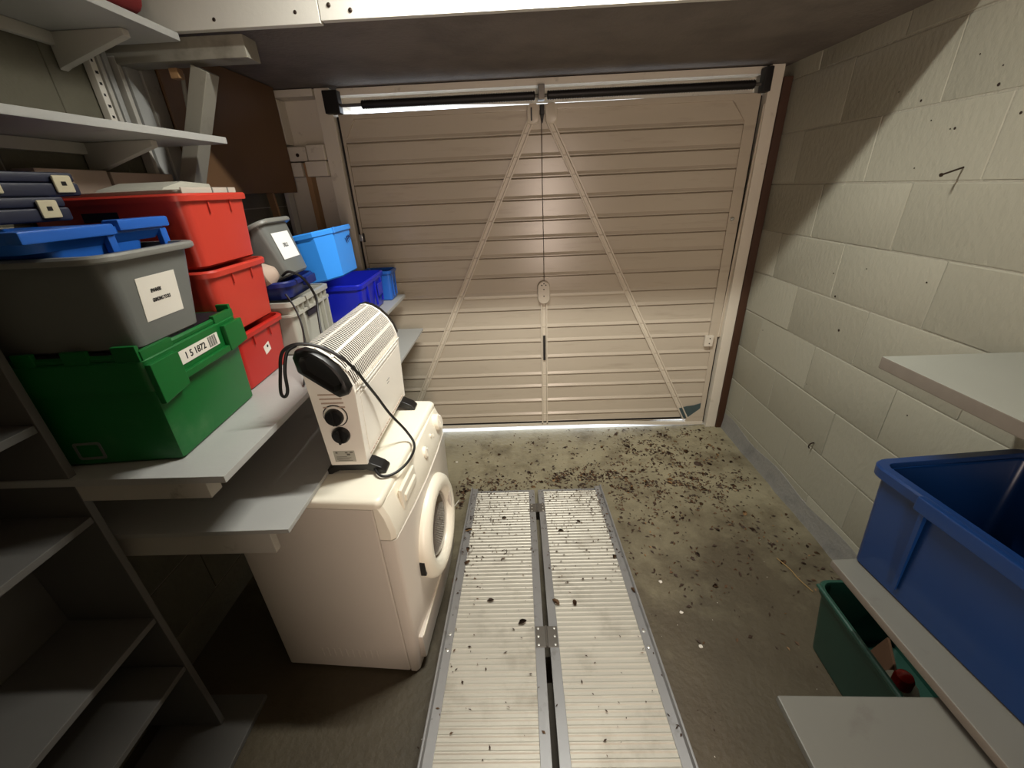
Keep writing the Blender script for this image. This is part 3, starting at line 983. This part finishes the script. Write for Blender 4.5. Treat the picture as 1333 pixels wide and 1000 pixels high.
# porthole door
pc_ = (hx + .024, .304 - hy, .408)
dr = B()
dr.lathe(pc_, (1, 0, .03), [(.186, -.012), (.188, .010), (.182, .024), (.166, .034), (.146, .036), (.130, .028), (.123, .012), (.122, -.010)], 40, True, True)
DRR = dr.done('porthole_door', 'washplastic', wm, ang=40)
B().lathe((pc_[0], pc_[1], pc_[2]), (1, 0, .03), [(.1205, -.0102), (.1205, .006), (.105, .016), (.070, .020), (.03, .022), (.002, .022)], 36).done('porthole_glass', 'glass', DRR, ang=60)
B().box(pc_[0] + .006, pc_[0] + .033, pc_[1] + .126, pc_[1] + .150, pc_[2] - .060, pc_[2] + .045, .006).done('door_handle', 'wash', DRR)
B().box(pc_[0] - .010, pc_[0] + .012, pc_[1] - .1900, pc_[1] - .178, pc_[2] - .055, pc_[2] + .005, .002).done('hinge_gap', 'black', DRR)
# drawer, knobs, flap
b = B()
b.box(hx + .006, hx + .020, .085 - hy, .215 - hy, .668, .745, .006)
DW = b.done('detergent_drawer', 'washplastic', wm)
b = B()
b.prism([(hx + .018, .690), (hx + .026, .694), (hx + .026, .715), (hx + .018, .722)], 'y', .10 - hy, .20 - hy, .003)
b.done('drawer_grip', 'washplastic', DW)
for ly, z, rr_ in ((.335, .706, .021), (.530, .715, .033)):
    k = B()
    k.lathe((hx + .008, ly - hy, z), (1, 0, .25), [(rr_, -.006), (rr_ * .96, .012), (rr_ * .80, .017), (rr_ * .2, .018)], 24)
    K = k.done('dial', 'washplastic', wm)
    B().box(hx + .022, hx + .029, ly - hy - .003, ly - hy + .003, z - rr_ * .6, z + rr_ * .9, .001).done('dial_pointer', 'white', K)
for ly, z in ((.245, .697), (.430, .715), (.455, .700)):
    B().lathe((hx + .012, ly - hy, z), (1, 0, .25), [(.008, -.003), (.007, .004), (.002, .005)], 12).done('button', 'washplastic' if ly > .3 else 'rust', wm)
b = B()
b.box(hx - .006, hx + .020, .028 - hy, .300 - hy, .046, .158, .006)
FLP = b.done('filter_flap', 'wash', wm)
B().box(hx + .012, hx + .0215, .036 - hy, .292 - hy, .144, .156, .002).done('flap_lip', 'washplastic', FLP)
for k in range(10):
    y = -.10 + k * .022
    B().box(y - .004, y + .004, -hy - .0012, -hy + .002, .070, .115, .002).done('side_vent', 'wash', wm)
for sx in (-1, 1):
    for sy in (-1, 1):
        B().cyl((sx * (hx - .05), sy * (hy - .05), 0), (sx * (hx - .05), sy * (hy - .05), .012), .02, n=14).done('foot', 'black', wm)

# ================================================================== CONVECTOR HEATER
hz = .776
ht = thing('convector_heater', 'white convector heater with black handle standing on washing machine', 'heater', (-.520, 1.225, hz))
def hp(p):  # world x,z -> local
    return (p[0] + .520, p[1] - hz)
prof_body = [(-.573, .818), (-.586, 1.140), (-.584, 1.160), (-.462, 1.064), (-.456, 1.040), (-.467, .818)]
prof_top = [(-.585, 1.150), (-.582, 1.172), (-.570, 1.184), (-.553, 1.186), (-.530, 1.178), (-.505, 1.160), (-.482, 1.134), (-.466, 1.104), (-.458, 1.072), (-.456, 1.050)]
Y0, Y1 = -.226, .226
b = B()
b.prism([hp(p) for p in prof_body], 'y', Y0 + .006, Y1 - .006, .002)
b.done('casing', 'heater', ht, ang=20)
b = B()
inner = [hp(p) for p in prof_top]
c0 = hp((-.530, 1.10))
b.prism([(c0[0] + (x - c0[0]) * .90, c0[1] + (z - c0[1]) * .90) for x, z in inner] + [hp((-.47, 1.05)), hp((-.575, 1.12))], 'y', Y0 + .008, Y1 - .008)
b.done('inner_baffle', 'heatin', ht)
# grille: ribs across the curved top plus four long bars
P2 = [Vector((x, 0, z)) for x, z in inner]
def along(t):
    L = [(P2[i + 1] - P2[i]).length for i in range(len(P2) - 1)]
    T = sum(L) * t
    for i, l in enumerate(L):
        if T <= l or i == len(L) - 1:
            d = (P2[i + 1] - P2[i]).normalized()
            return P2[i] + d * T, Vector((-d.z, 0, d.x)) if False else Vector((d.z * -1, 0, d.x))
        T -= l
b = B()
nr = 42
th_ = .0014
for k in range(nr):
    y = Y0 + .012 + k * (Y1 - Y0 - .024) / (nr - 1)
    wv = .0019
    ra = []
    for p in P2:
        n_ = (p - Vector((c0[0], 0, c0[1]))).normalized()
        q = p - n_ * th_
        ra.append([(q.x, y - wv, q.z), (p.x, y - wv, p.z), (p.x, y + wv, p.z), (q.x, y + wv, q.z)])
    b.loft(ra)
for t_ in (.0, .30, .50, .72, 1.0):
    p, _ = along(t_)
    n_ = (p - Vector((c0[0], 0, c0[1]))).normalized()
    tn = Vector((n_.z, 0, -n_.x))
    hw = .0045 if 0 < t_ < 1 else .009
    pts = [p - tn * hw + n_ * .0006, p + tn * hw + n_ * .0006, p + tn * hw - n_ * th_, p - tn * hw - n_ * th_]
    b.loft([[(q.x, y, q.z) for q in pts] for y in (Y0 + .006, Y1 - .006)])
b.done('grille', 'heater', ht, ang=30)
# end caps with controls
for ya, yb in ((Y0, Y0 + .012), (Y1 - .012, Y1)):
    b = B()
    b.prism([hp(p) for p in [(-.574, .816), (-.587, 1.145)] + prof_top[1:] + [(-.466, .816)]], 'y', ya, yb, .0015)
    b.done('end_cap', 'heater', ht, ang=25)
def handle(ysgn, ybase):
    hpts = [(-.586, 1.126), (-.589, 1.165), (-.578, 1.184), (-.556, 1.189), (-.531, 1.181), (-.506, 1.163), (-.482, 1.136), (-.465, 1.105), (-.457, 1.074), (-.466, 1.056), (-.492, 1.048)]
    q = [hp(p) for p in hpts]
    cx = sum(p[0] for p in q) / len(q); cz = sum(p[1] for p in q) / len(q)
    ring = lambda y, s: [(cx + (x - cx) * s, y, cz + (z - cz) * s) for x, z in q]
    b = B()
    b.loft([ring(ybase, 1.0), ring(ybase + ysgn * .016, 1.0), ring(ybase + ysgn * .024, .90), ring(ybase + ysgn * .026, .74), ring(ybase + ysgn * .014, .62), ring(ybase + ysgn * .012, .3)])
    H = b.done('handle', 'black', ht, ang=40)
    return H
handle(-1, Y0 - .0005)
handle(1, Y1 + .0005)
b = B()
b.lathe((hp((-.525, .983))[0], Y0 - .0004, hp((-.525, .983))[1]), (0, -1, 0), [(.0345, 0), (.0345, .0006)], 30)
b.done('dial_ring', 'black', ht)
b = B()
b.lathe((hp((-.525, .983))[0], Y0 - .0010, hp((-.525, .983))[1]), (0, -1, 0), [(.0315, 0), (.0310, .003), (.028, .004)], 30)
b.done('dial_base', 'heater', ht)
for zz in (.983, .922):
    x, z = hp((-.525 + (.004 if zz < .95 else 0), zz))
    b = B()
    b.lathe((x, Y0 - (.0048 if zz > .95 else .0005), z), (0, -1, 0), [(.0255, 0), (.0250, .010), (.022, .014), (.002, .0145)], 26)
    K = b.done('control_knob', 'black', ht)
    B().box(x - .003, x + .003, Y0 - .024, Y0 - .017, z - .021, z + .021, .0015).done('knob_grip', 'black', K)
lb_ = B()
x0_, z0_ = hp((-.559, .828)); x1_, z1_ = hp((-.497, .866))
lb_.box(x0_, x1_, Y0 - .0006, Y0 - .0001, z0_, z1_)
RL = lb_.done('rating_label', 'palegrey', ht)
for k, (u, v, ww, hh) in enumerate(((.10, .78, .10, .12), (.55, .78, .12, .10), (.78, .80, .14, .10), (.62, .58, .16, .16), (.1, .45, .5, .04), (.1, .34, .7, .04), (.1, .22, .6, .04), (.15, .10, .7, .04))):
    B().box(x0_ + (x1_ - x0_) * u, x0_ + (x1_ - x0_) * (u + ww), Y0 - .0008, Y0 - .0006, z0_ + (z1_ - z0_) * v, z0_ + (z1_ - z0_) * (v + hh)).done('printed_line', 'steel', RL)
for k in range(4):
    x, z = hp((-.560 + .002 * k, 1.050 - k * .013))
    B().box(x, x + .062, Y0 - .0012, Y0 + .001, z - .0035, z + .0010, .0008).done('vent_louvre', 'card', ht)
# front face details
xf = hp((-.460, 0))[0]
b = B()
q0, q1 = hp((-.4665, .850)), hp((-.4585, 1.030))
b.prism([(q0[0] - .004, q0[1]), (q0[0] + .0032, q0[1]), (q1[0] + .0032, q1[1]), (q1[0] - .004, q1[1])], 'y', Y0 + .030, Y1 - .018, .0012)
b.done('front_panel', 'heater', ht)
b = B()
q = hp((-.4570, 1.042))
b.box(q[0] - .002, q[0] + .0045, Y0 + .035, Y1 - .03, q[1] - .003, q[1] + .003, .001)
b.done('front_ridge', 'white', ht)
for k in range(16):
    y = Y0 + .035 + k * .0245
    q = hp((-.4655, .832))
    B().box(q[0] - .002, q[0] + .0014, y, y + .017, q[1] - .002, q[1] + .001).done('intake_slot', 'card', ht)
for z, l in ((.966, .030), (.956, .022)):
    q = hp((-.4575 - .0045 * (1.03 - z) / .1, z))
    B().box(q[0] + .002, q[0] + .0023, .035, .035 + l, q[1] - .0015, q[1] + .0015).done('printed_mark', 'greyrim', ht)
# feet
for y in (-.195, .195):
    b = B()
    b.prism([hp(p) for p in [(-.604, .776), (-.600, .790), (-.575, .806), (-.560, .817), (-.478, .817), (-.462, .812), (-.432, .797), (-.420, .784), (-.420, .776), (-.445, .776), (-.475, .793), (-.560, .793), (-.585, .776)]], 'y', y - .022, y + .022, .003)
    b.done('foot', 'black', ht)
# mains lead of the heater
def loc_(p):
    return (p[0] + .520, p[1] - 1.225, p[2] - hz)
lead = [(-.470, 1.035, .7965), (-.430, .985, .785), (-.392, 1.000, .7805), (-.365, 1.060, .7805), (-.365, 1.145, .7810), (-.395, 1.180, .815), (-.428, 1.150, .900), (-.441, 1.110, .980), (-.445, 1.060, 1.050), (-.448, 1.025, 1.100),
        (-.470, 1.005, 1.150), (-.515, .990, 1.190), (-.560, .970, 1.206), (-.596, .958, 1.190), (-.612, .950, 1.135), (-.622, .945, 1.085), (-.614, .945, 1.074), (-.606, .950, 1.090), (-.602, .956, 1.140), (-.592, .972, 1.185), (-.575, .990, 1.196)]
b = B()
b.tube([loc_(p) for p in lead], .0042, 10, 8)
b.done('mains_lead', 'cable', ht)

# ------------------------------------------------------------------ loose cables hanging from the boxes
b = B()
b.tube([(-.850, 1.500, 1.285), (-.815, 1.490, 1.300), (-.782, 1.510, 1.270), (-.764, 1.530, 1.200), (-.755, 1.500, 1.140), (-.735, 1.450, 1.08), (-.70, 1.40, 1.020), (-.690, 1.38, 1.006)], .0045, 8, 8)
tag(b.done('cable', 'cable'), 'black cable hanging from navy tray in front of pale grey crate', 'cable')
b = B()
b.tube([(-.800, 1.400, 1.240), (-.775, 1.390, 1.195), (-.745, 1.350, 1.140), (-.710, 1.270, 1.090), (-.690, 1.200, 1.040), (-.684, 1.160, 1.006)], .0032, 8, 8)
tag(b.done('cable', 'cable'), 'thin black cable trailing from beside the red tubs behind heater', 'cable')

# ================================================================== RAMP
SL = math.atan(.123)
rp = thing('folding_ramp', 'two-track folding aluminium ramp leading down from the doorway', 'ramp', (.052, 1.80, .034), (-SL, 0, 0))
# local: -y runs up the ramp towards the camera, z is the surface normal
LEN = 2.02
def ramp_half(sgn):
    # deck from the middle rail to the outer rail
    xa, xb = sgn * .040, sgn * .322
    lo, hi = min(xa, xb), max(xa, xb)
    b = B()
    pitch = .0200
    n = int((LEN - .02) / pitch)
    rows = []
    for k in range(n):
        y = -.012 - k * pitch
        for f, z in ((0, 0), (.16, .0022), (.34, .0022), (.50, 0)):
            rows.append((y - f * pitch, z))
    top = [[(lo, y, z), (hi, y, z)] for y, z in rows]
    vt = [[b.bm.verts.new(p) for p in r] for r in top]
    vb = [[b.bm.verts.new((p[0], p[1], -.012)) for p in r] for r in top]
    for i in range(len(vt) - 1):
        b.bm.faces.new((vt[i][0], vt[i][1], vt[i + 1][1], vt[i + 1][0]))
        b.bm.faces.new((vb[i][0], vb[i + 1][0], vb[i + 1][1], vb[i][1]))
        b.bm.faces.new((vt[i][0], vt[i + 1][0], vb[i + 1][0], vb[i][0]))
        b.bm.faces.new((vt[i][1], vb[i][1], vb[i + 1][1], vt[i + 1][1]))
    b.bm.faces.new((vt[0][0], vb[0][0], vb[0][1], vt[0][1]))
    b.bm.faces.new((vt[-1][0], vt[-1][1], vb[-1][1], vb[-1][0]))
    b.done('deck', 'alu', rp, ang=15)
    # smooth inner rail
    i0, i1 = sgn * .009, sgn * .040
    lo, hi = min(i0, i1), max(i0, i1)
    B().box(lo, hi, -LEN, 0, -.014, .0035, .0015).done('inner_rail', 'rail', rp)
    # outer rail with a raised lip
    q = [(.320, -.016), (.320, .0045), (.346, .0045), (.350, .016), (.356, .016), (.358, -.016)]
    b = B()
    b.prism([(sgn * x, z) for x, z in q], 'y', -LEN, .02, .001)
    o = b.done('outer_rail', 'rail', rp)
    for y in (-.885, -.945, -1.70, -1.76):
        B().lathe((sgn * .333, y, .0045), (0, 0, 1), [(.0060, 0), (.0055, .002), (.002, .0032)], 12).done('screw', 'screw', o)
ramp_half(-1)
ramp_half(1)
for y, hw in ((-.900, .040), (-.165, .034), (-1.72, .040)):
    b = B()
    b.box(-.0375, .0375, y - hw, y + hw, .0038, .0062, .001)
    b.cyl((0, y - hw, .006), (0, y + hw, .006), .004, n=10)
    o = b.done('hinge_plate', 'steel', rp)
    for sx in (-1, 1):
        for k in (-1, 0, 1):
            B().lathe((sx * .028, y + k * hw * .78, .0062), (0, 0, 1), [(.0045, 0), (.004, .0012), (.0015, .002)], 10).done('screw', 'screw', o)
B().box(-.320, -.012, .001, .016, -.022, -.006, .002).done('toe_plate', 'rail', rp)
B().box(.012, .320, .001, .016, -.022, -.006, .002).done('toe_plate', 'rail', rp)

# ================================================================== RIGHT SIDE
rs = thing('shelf', 'upper right grey shelf high on the block wall', 'shelf', (XW, .35, 1.10))
b = B()
b.prism([(-.415, -.72), (-.008, -.72), (-.008, .665), (-.412, .668)], 'z', -.034, 0, .004)
b.done('board', ['shelfright', 'shelfedge'], rs)
bo = rs.children[0]
for p in bo.data.polygons:
    if abs(p.normal.z) < .6:
        p.material_index = 1
for y in (.50, -.30):
    b = B()
    b.prism([(-.008, -.0345), (-.20, -.0345), (-.20, -.055), (-.03, -.17), (-.008, -.18)], 'y', y - .012, y + .012, .002)
    b.done('bracket', 'whitewood', rs)

rs2 = thing('shelf', 'right hand shelf board carrying the big blue bin', 'shelf', (XW, .35, .55))
b = B()
b.prism([(-.493, -.72), (-.008, -.72), (-.008, .520), (-.495, .505)], 'z', -.025, 0, .005)
b.done('board', ['shelflow', 'shelfedge'], rs2)
bo = rs2.children[0]
for p in bo.data.polygons:
    if abs(p.normal.z) < .6:
        p.material_index = 1
b = B()
b.box(-.04, -.008, -.72, .50, -.075, -.0255, .003)
b.done('wall_batten', 'whitewood', rs2)

lw = thing('low_table', 'low grey board table jutting out below the blue bin shelf', 'table', (.72, .0, 0))
b = B()
b.prism([(-.190, -.62), (.40, -.62), (.40, .525), (-.182, .538)], 'z', .480, .500, .004)
b.done('board', 'shelflow', lw)
for x, y in ((.05, .40), (.36, .46), (.05, -.55), (.36, -.55)):
    B().box(x - .02, x + .02, y - .02, y + .02, 0, .4795, .002).done('leg', 'whitewood', lw)
B().box(.03, .38, -.60, -.58, .42, .4795, .002).done('apron', 'whitewood', lw)

# big blue bin
bx = thing('blue_bin', 'big deep blue bin with thick rim on the right hand shelf', 'bin', (1.118, .610, .551), (0, 0, R(4.5)))
b = B()
b.tub((.182, .262), (.196, .276), .318, r=.022, th=.006, fl=.018, lip=.026, n=5)
b.done('body', 'binblue', bx)
b = B()
b.prism([(-.231, .15), (-.211, .15), (-.211, -.29), (-.231, -.29)], 'z', .286, .324, .005)
b.done('side_rim', 'binblue', bx)
b = B()
b.loft([[(-.186, .135, .03), (-.200, .135, .28), (-.2115, .135, .286), (-.190, .135, .03)], [(-.186, .145, .03), (-.2, .145, .28), (-.2115, .145, .286), (-.190, .145, .03)]])
b.done('rib', 'binblue', bx)
b = B()
b.loft([rrect(.192, .272, .02, .300, 4), rrect(.186, .266, .02, .300, 4), rrect(.186, .266, .02, .306, 4), rrect(.192, .272, .02, .306, 4), rrect(.192, .272, .02, .300, 4)], False, False)
b.done('inner_ledge', 'binblue', bx)

# dark green tub on the floor with a spray can in it
tb = thing('green_tub', 'dark green open tub on floor under the right hand shelf', 'tub', (1.142, .775, .001), (0, 0, R(-1.5)))
b = B()
b.tub((.142, .185), (.178, .200), .300, r=.035, th=.004, fl=.010, lip=.018, n=5)
b.done('body', 'teal', tb)
b = B()
b.tube([(-.186, -.190 + k * .038, .298) for k in range(11)], .007, 8, 1)
b.done('rolled_rim', 'teal', tb)
ca = thing('spray_can', 'white spray can with shiny red cap in dark green tub', 'can', (1.088, .735, .0085), (R(2), R(-4), 0))
b = B()
b.lathe((0, 0, 0), (0, 0, 1), [(.042, 0), (.045, .004), (.045, .155), (.042, .164), (.026, .170)], 22)
b.done('can_body', 'white', ca)
b = B()
b.lathe((0, 0, .1705), (0, 0, 1), [(.024, 0), (.024, .030), (.020, .040), (.010, .045), (.002, .046)], 22)
b.done('cap', 'redcap', ca)
b = B()
b.box(-.06, .06, -.004, .004, 0, .17, .001)
tag(b.done('cardboard_piece', 'cardboard', loc=(1.085, .835, .012), rot=(R(14), 0, R(60))), 'brown cardboard piece standing in the dark green tub', 'cardboard')

# nail in the right wall
nl = thing('nail', 'bent rusty nail sticking out of the right block wall', 'nail', (XW - .003, 1.422, 1.536))
b = B()
b.cyl((.002, 0, 0), (-.056, .0, -.018), .0028, n=8)
b.done('shank', 'rust', nl)
B().cyl((-.055, 0, -.0178), (-.0585, 0, -.0188), .0055, n=12).done('head', 'rust', nl)
hk = B()
hk.tube([(XW - .004, 1.64, .405), (XW - .018, 1.64, .400), (XW - .022, 1.642, .385), (XW - .014, 1.645, .372)], .003, 6, 4)
tag(hk.done('hook', 'rust'), 'small dark hook low on the right wall near the floor', 'hook')

# ================================================================== LEAVES AND LITTER
def leaf_mesh(m, ln, wd, curl, seed):
    rr = random.Random(seed)
    b = B()
    n = 6
    rows = []
    for i in range(n + 1):
        t_ = i / n
        hw = wd * math.sin(math.pi * (t_ * .92 + .04)) ** .8 * (1 + rr.uniform(-.2, .2))
        z = curl * math.sin(math.pi * t_) * ln + .0012
        rows.append([((t_ - .5) * ln, -hw, z * .3 + hw * .25), ((t_ - .5) * ln, 0, z * .2 + .0012), ((t_ - .5) * ln, hw, z * .3 + hw * (.1 + .3 * rr.random()))])
    vs = [[b.bm.verts.new(p) for p in r] for r in rows]
    for i in range(n):
        for k in range(2):
            b.bm.faces.new((vs[i][k], vs[i][k + 1], vs[i + 1][k + 1], vs[i + 1][k]))
    bmesh.ops.solidify(b.bm, geom=b.bm.faces[:], thickness=.0005)
    bmesh.ops.recalc_face_normals(b.bm, faces=b.bm.faces)
    lo = min(v.co.z for v in b.bm.verts)
    for v in b.bm.verts:
        v.co.z -= lo
    me = bpy.data.meshes.new('leaf')
    b.bm.to_mesh(me)
    b.bm.free()
    me.materials.append(M[m])
    me.polygons.foreach_set('use_smooth', [True] * len(me.polygons))
    return me
LM = [leaf_mesh('leaf', .030, .008, .3, 1), leaf_mesh('leaf2', .026, .007, .25, 2), leaf_mesh('leaf3', .032, .010, .2, 3), leaf_mesh('leaf', .022, .007, .5, 4), leaf_mesh('leaf2', .018, .006, .4, 5)]
def ramp_z(y):
    return .034 + (1.80 - y) * .123 + .0036
def put_leaf(x, y, k, sc, label, group=None, onramp=True, rz=None):
    o = bpy.data.objects.new('leaf', LM[k])
    COL.objects.link(o)
    rz = random.uniform(0, 6.28) if rz is None else rz
    z = ramp_z(y) + .0022 if onramp else .0006
    o.matrix_world = Matrix.Translation((x, y, z)) @ (Matrix.Rotation(-SL, 4, 'X') if onramp else Matrix.Identity(4)) @ Matrix.Rotation(rz, 4, 'Z') @ Matrix.Scale(sc, 4)
    return tag(o, label, 'leaf', group)
for x, y, k, sc, lab_, rz in (
    (-.282, 1.474, 2, 1.15, 'large pale tan leaf on left outer rail of the ramp, towards its far end', .4),
    (-.300, 1.164, 0, 1.05, 'brown leaf on left outer rail of the ramp, beside the washing machine door', 1.2),
    (-.150, 1.063, 1, 1.0, 'dark curled leaf in the middle of the left ramp track', .2),
    (-.030, .966, 1, 1.25, 'big dark leaf on left ramp track just before the middle hinge plate', .5),
    (.096, 1.050, 0, 1.15, 'brown leaf against the inner rail of the right ramp track', 2.3),
    (.165, 1.045, 0, .95, 'upright brown leaf on right ramp track near the middle hinge plate', 1.6),
    (.153, 1.454, 1, 1.0, 'black leaf on right ramp track towards its far end', .1),
    (.398, 1.096, 0, 1.05, 'brown leaf on right outer rail of ramp, nearest the middle screws', 2.0),
    (.364, 1.278, 3, 1.1, 'reddish brown leaf by the right outer rail, halfway along the ramp', 1.0),
    (-.262, 1.262, 0, 1.0, 'brown leaf inside the left outer rail, halfway along the ramp', .9),
    (-.268, 1.345, 3, 1.1, 'small brown leaf inside left outer rail, behind the halfway leaf', 1.4),
    (-.115, 1.560, 4, 1.2, 'small black leaf fragment high on the left ramp track', .2),
    (.245, 1.520, 1, .8, 'dark crumpled leaf near the far right corner of the ramp', 2.4)):
    put_leaf(x, y, k, sc, lab_, rz=rz)
b = B()
b.tube([(0, 0, 0), (.012, .004, .001), (.016, .016, .001), (.006, .024, .002), (-.006, .020, .001)], .0016, 6, 5)
tag(b.done('twig', 'leaf2', loc=(-.108, 1.306, ramp_z(1.306) + .0035), rot=(-SL, 0, R(10))), 'tiny dark hooked twig on the left ramp track', 'twig')

# density of the wind-blown litter on the floor
def dens(x, y):
    d = 0.012
    d += 1.0 * math.exp(-((y - 1.90 - .05 * math.sin(x * 5)) / .075) ** 2) * (1.0 if -.35 < x < .60 else .25)
    d += 0.42 * math.exp(-((x - .75) / .26) ** 2 - ((y - 2.05) / .30) ** 2)
    d += 0.32 * math.exp(-((x - .95) / .28) ** 2 - ((y - 2.25) / .20) ** 2)
    d += 0.22 * math.exp(-((x - 1.05) / .24) ** 2 - ((y - 1.75) / .35) ** 2)
    d += 0.3 * math.exp(-((x - .55) / .15) ** 2 - ((y - 1.75) / .22) ** 2)
    d += 0.05 * math.exp(-((x - .85) / .4) ** 2 - ((y - 1.35) / .3) ** 2)
    d += 0.07 * math.exp(-((x - .2) / .5) ** 2 - ((y - 2.2) / .2) ** 2)
    d += 0.6 * math.exp(-((x + .36) / .04) ** 2 - ((y - 1.80) / .10) ** 2)
    return d
def pick():
    while True:
        x, y = random.uniform(-.45, 1.30), random.uniform(.9, 2.46)
        if -.34 < x < .45 and y < 1.84:
            continue
        if -.9 < x < -.36 and y < 1.55:
            continue
        cl = .25 + 1.5 * max(0.0, math.sin(x * 23 + 3 * math.sin(y * 17)) * math.sin(y * 29 + 2 * math.sin(x * 13))) ** .8
        if random.random() < dens(x, y) * cl:
            return x, y
for i in range(120):
    x, y = pick()
    put_leaf(x, y, random.choice((0, 0, 1, 1, 3, 4, 2)), random.uniform(.7, 1.25), 'small dry brown leaf among the litter on the concrete floor before the garage door', 'dry leaves on the concrete floor', onramp=False)
def litter(name, sets, label):
    b = B()
    for mi, (n, m, s0, s1, pickf) in enumerate(sets):
        for i in range(n):
            x, y, z, tilt = pickf()
            s = random.uniform(s0, s1)
            a = random.uniform(0, 6.28)
            e = random.uniform(.18, .6)
            ca_, sa = math.cos(a), math.sin(a)
            pts = []
            for u, v, ww in ((-.5, 0, .0), (0, -e / 2, .18), (.5, .05, .05), (.05, e / 2, .12)):
                px, py = u * s, v * s
                X, Y = px * ca_ - py * sa, px * sa + py * ca_
                pts.append(b.bm.verts.new((x + X, y + Y, z - Y * tilt + .0008 + ww * s * random.uniform(.4, 1.4))))
            b.bm.faces.new((pts[0], pts[1], pts[2])).material_index = mi
            b.bm.faces.new((pts[0], pts[2], pts[3])).material_index = mi
    o = b.done(name, [q[1] for q in sets], smooth=False)
    o['kind'] = 'stuff'
    return tag(o, label, 'litter')
def on_floor():
    x, y = pick()
    return x, y, 0.0, 0.0
def on_floor_wide():
    while True:
        x, y = random.uniform(-.38, 1.32), random.uniform(.3, 2.47)
        if not (-.34 < x < .45 and y < 1.84):
            return x, y, 0.0, 0.0
def on_ramp():
    while True:
        x, y = random.uniform(-.30, .40), random.uniform(.45, 1.79)
        k = .04 + .55 * max(0, (y - 1.1) / .7)
        if abs(x + .27) < .03 or abs(x - .375) < .03:
            k *= 2.2
        if abs(x - .052) < .012:
            continue
        if random.random() < k:
            return x, y, ramp_z(y) + .0012, .123
litter('leaf_litter', ((1500, 'leaf2', .008, .026, on_floor), (1100, 'leaf', .008, .024, on_floor), (200, 'leaf3', .006, .018, on_floor), (170, 'leaf2', .004, .011, on_floor_wide), (40, 'scrap', .003, .006, on_floor_wide)), 'fine brown and black leaf litter blown over the concrete floor')
litter('ramp_crumbs', ((620, 'leaf2', .004, .015, on_ramp), (320, 'leaf', .004, .015, on_ramp)), 'fine brown and black leaf crumbs strewn over the ramp tracks')

def scrap(x, y, s, label, seed):
    rr = random.Random(seed)
    b = B()
    n = 7
    ring = [(math.cos(6.283 * i / n) * s * rr.uniform(.6, 1.1), math.sin(6.283 * i / n) * s * rr.uniform(.5, 1.0)) for i in range(n)]
    b.loft([[(p[0], p[1], .0004) for p in ring], [(p[0] * .98, p[1] * .98, .0016 + .002 * rr.random()) for p in ring]])
    tag(b.done('paper_scrap', 'scrap', loc=(x, y, .0004)), label, 'scrap')
scrap(.555, 1.232, .010, 'torn white paper scrap on floor right of ramp, farthest of three', 1)
scrap(.592, 1.091, .008, 'white paper scrap on floor right of ramp, middle of three', 2)
scrap(.614, .958, .010, 'pale paper scrap on floor right of ramp, nearest of three', 3)
scrap(-.428, 2.124, .008, 'small white paper scrap on floor beyond the washing machine', 4)
b = B()
b.tube([(1.10, 1.34, .003), (1.122, 1.28, .004), (1.130, 1.23, .003), (1.150, 1.17, .003)], .0022, 6, 4)
tag(b.done('straw', 'straw'), 'long pale straw on the floor beside dark green tub', 'straw')
b = B()
b.tube([(-.415, 1.66, .003), (-.395, 1.71, .004), (-.372, 1.77, .003)], .0022, 6, 4)
tag(b.done('straw', 'scrap'), 'pale straw on floor between washing machine and ramp end', 'straw')
b = B()
b.lathe((1.026, 2.041, 0), (0, 0, 1), [(.020, .0005), (.022, .004), (.012, .010), (.003, .012)], 10)
tag(b.done('clod', 'leaf2'), 'dark round clod on the littered floor near right wall', 'clod')
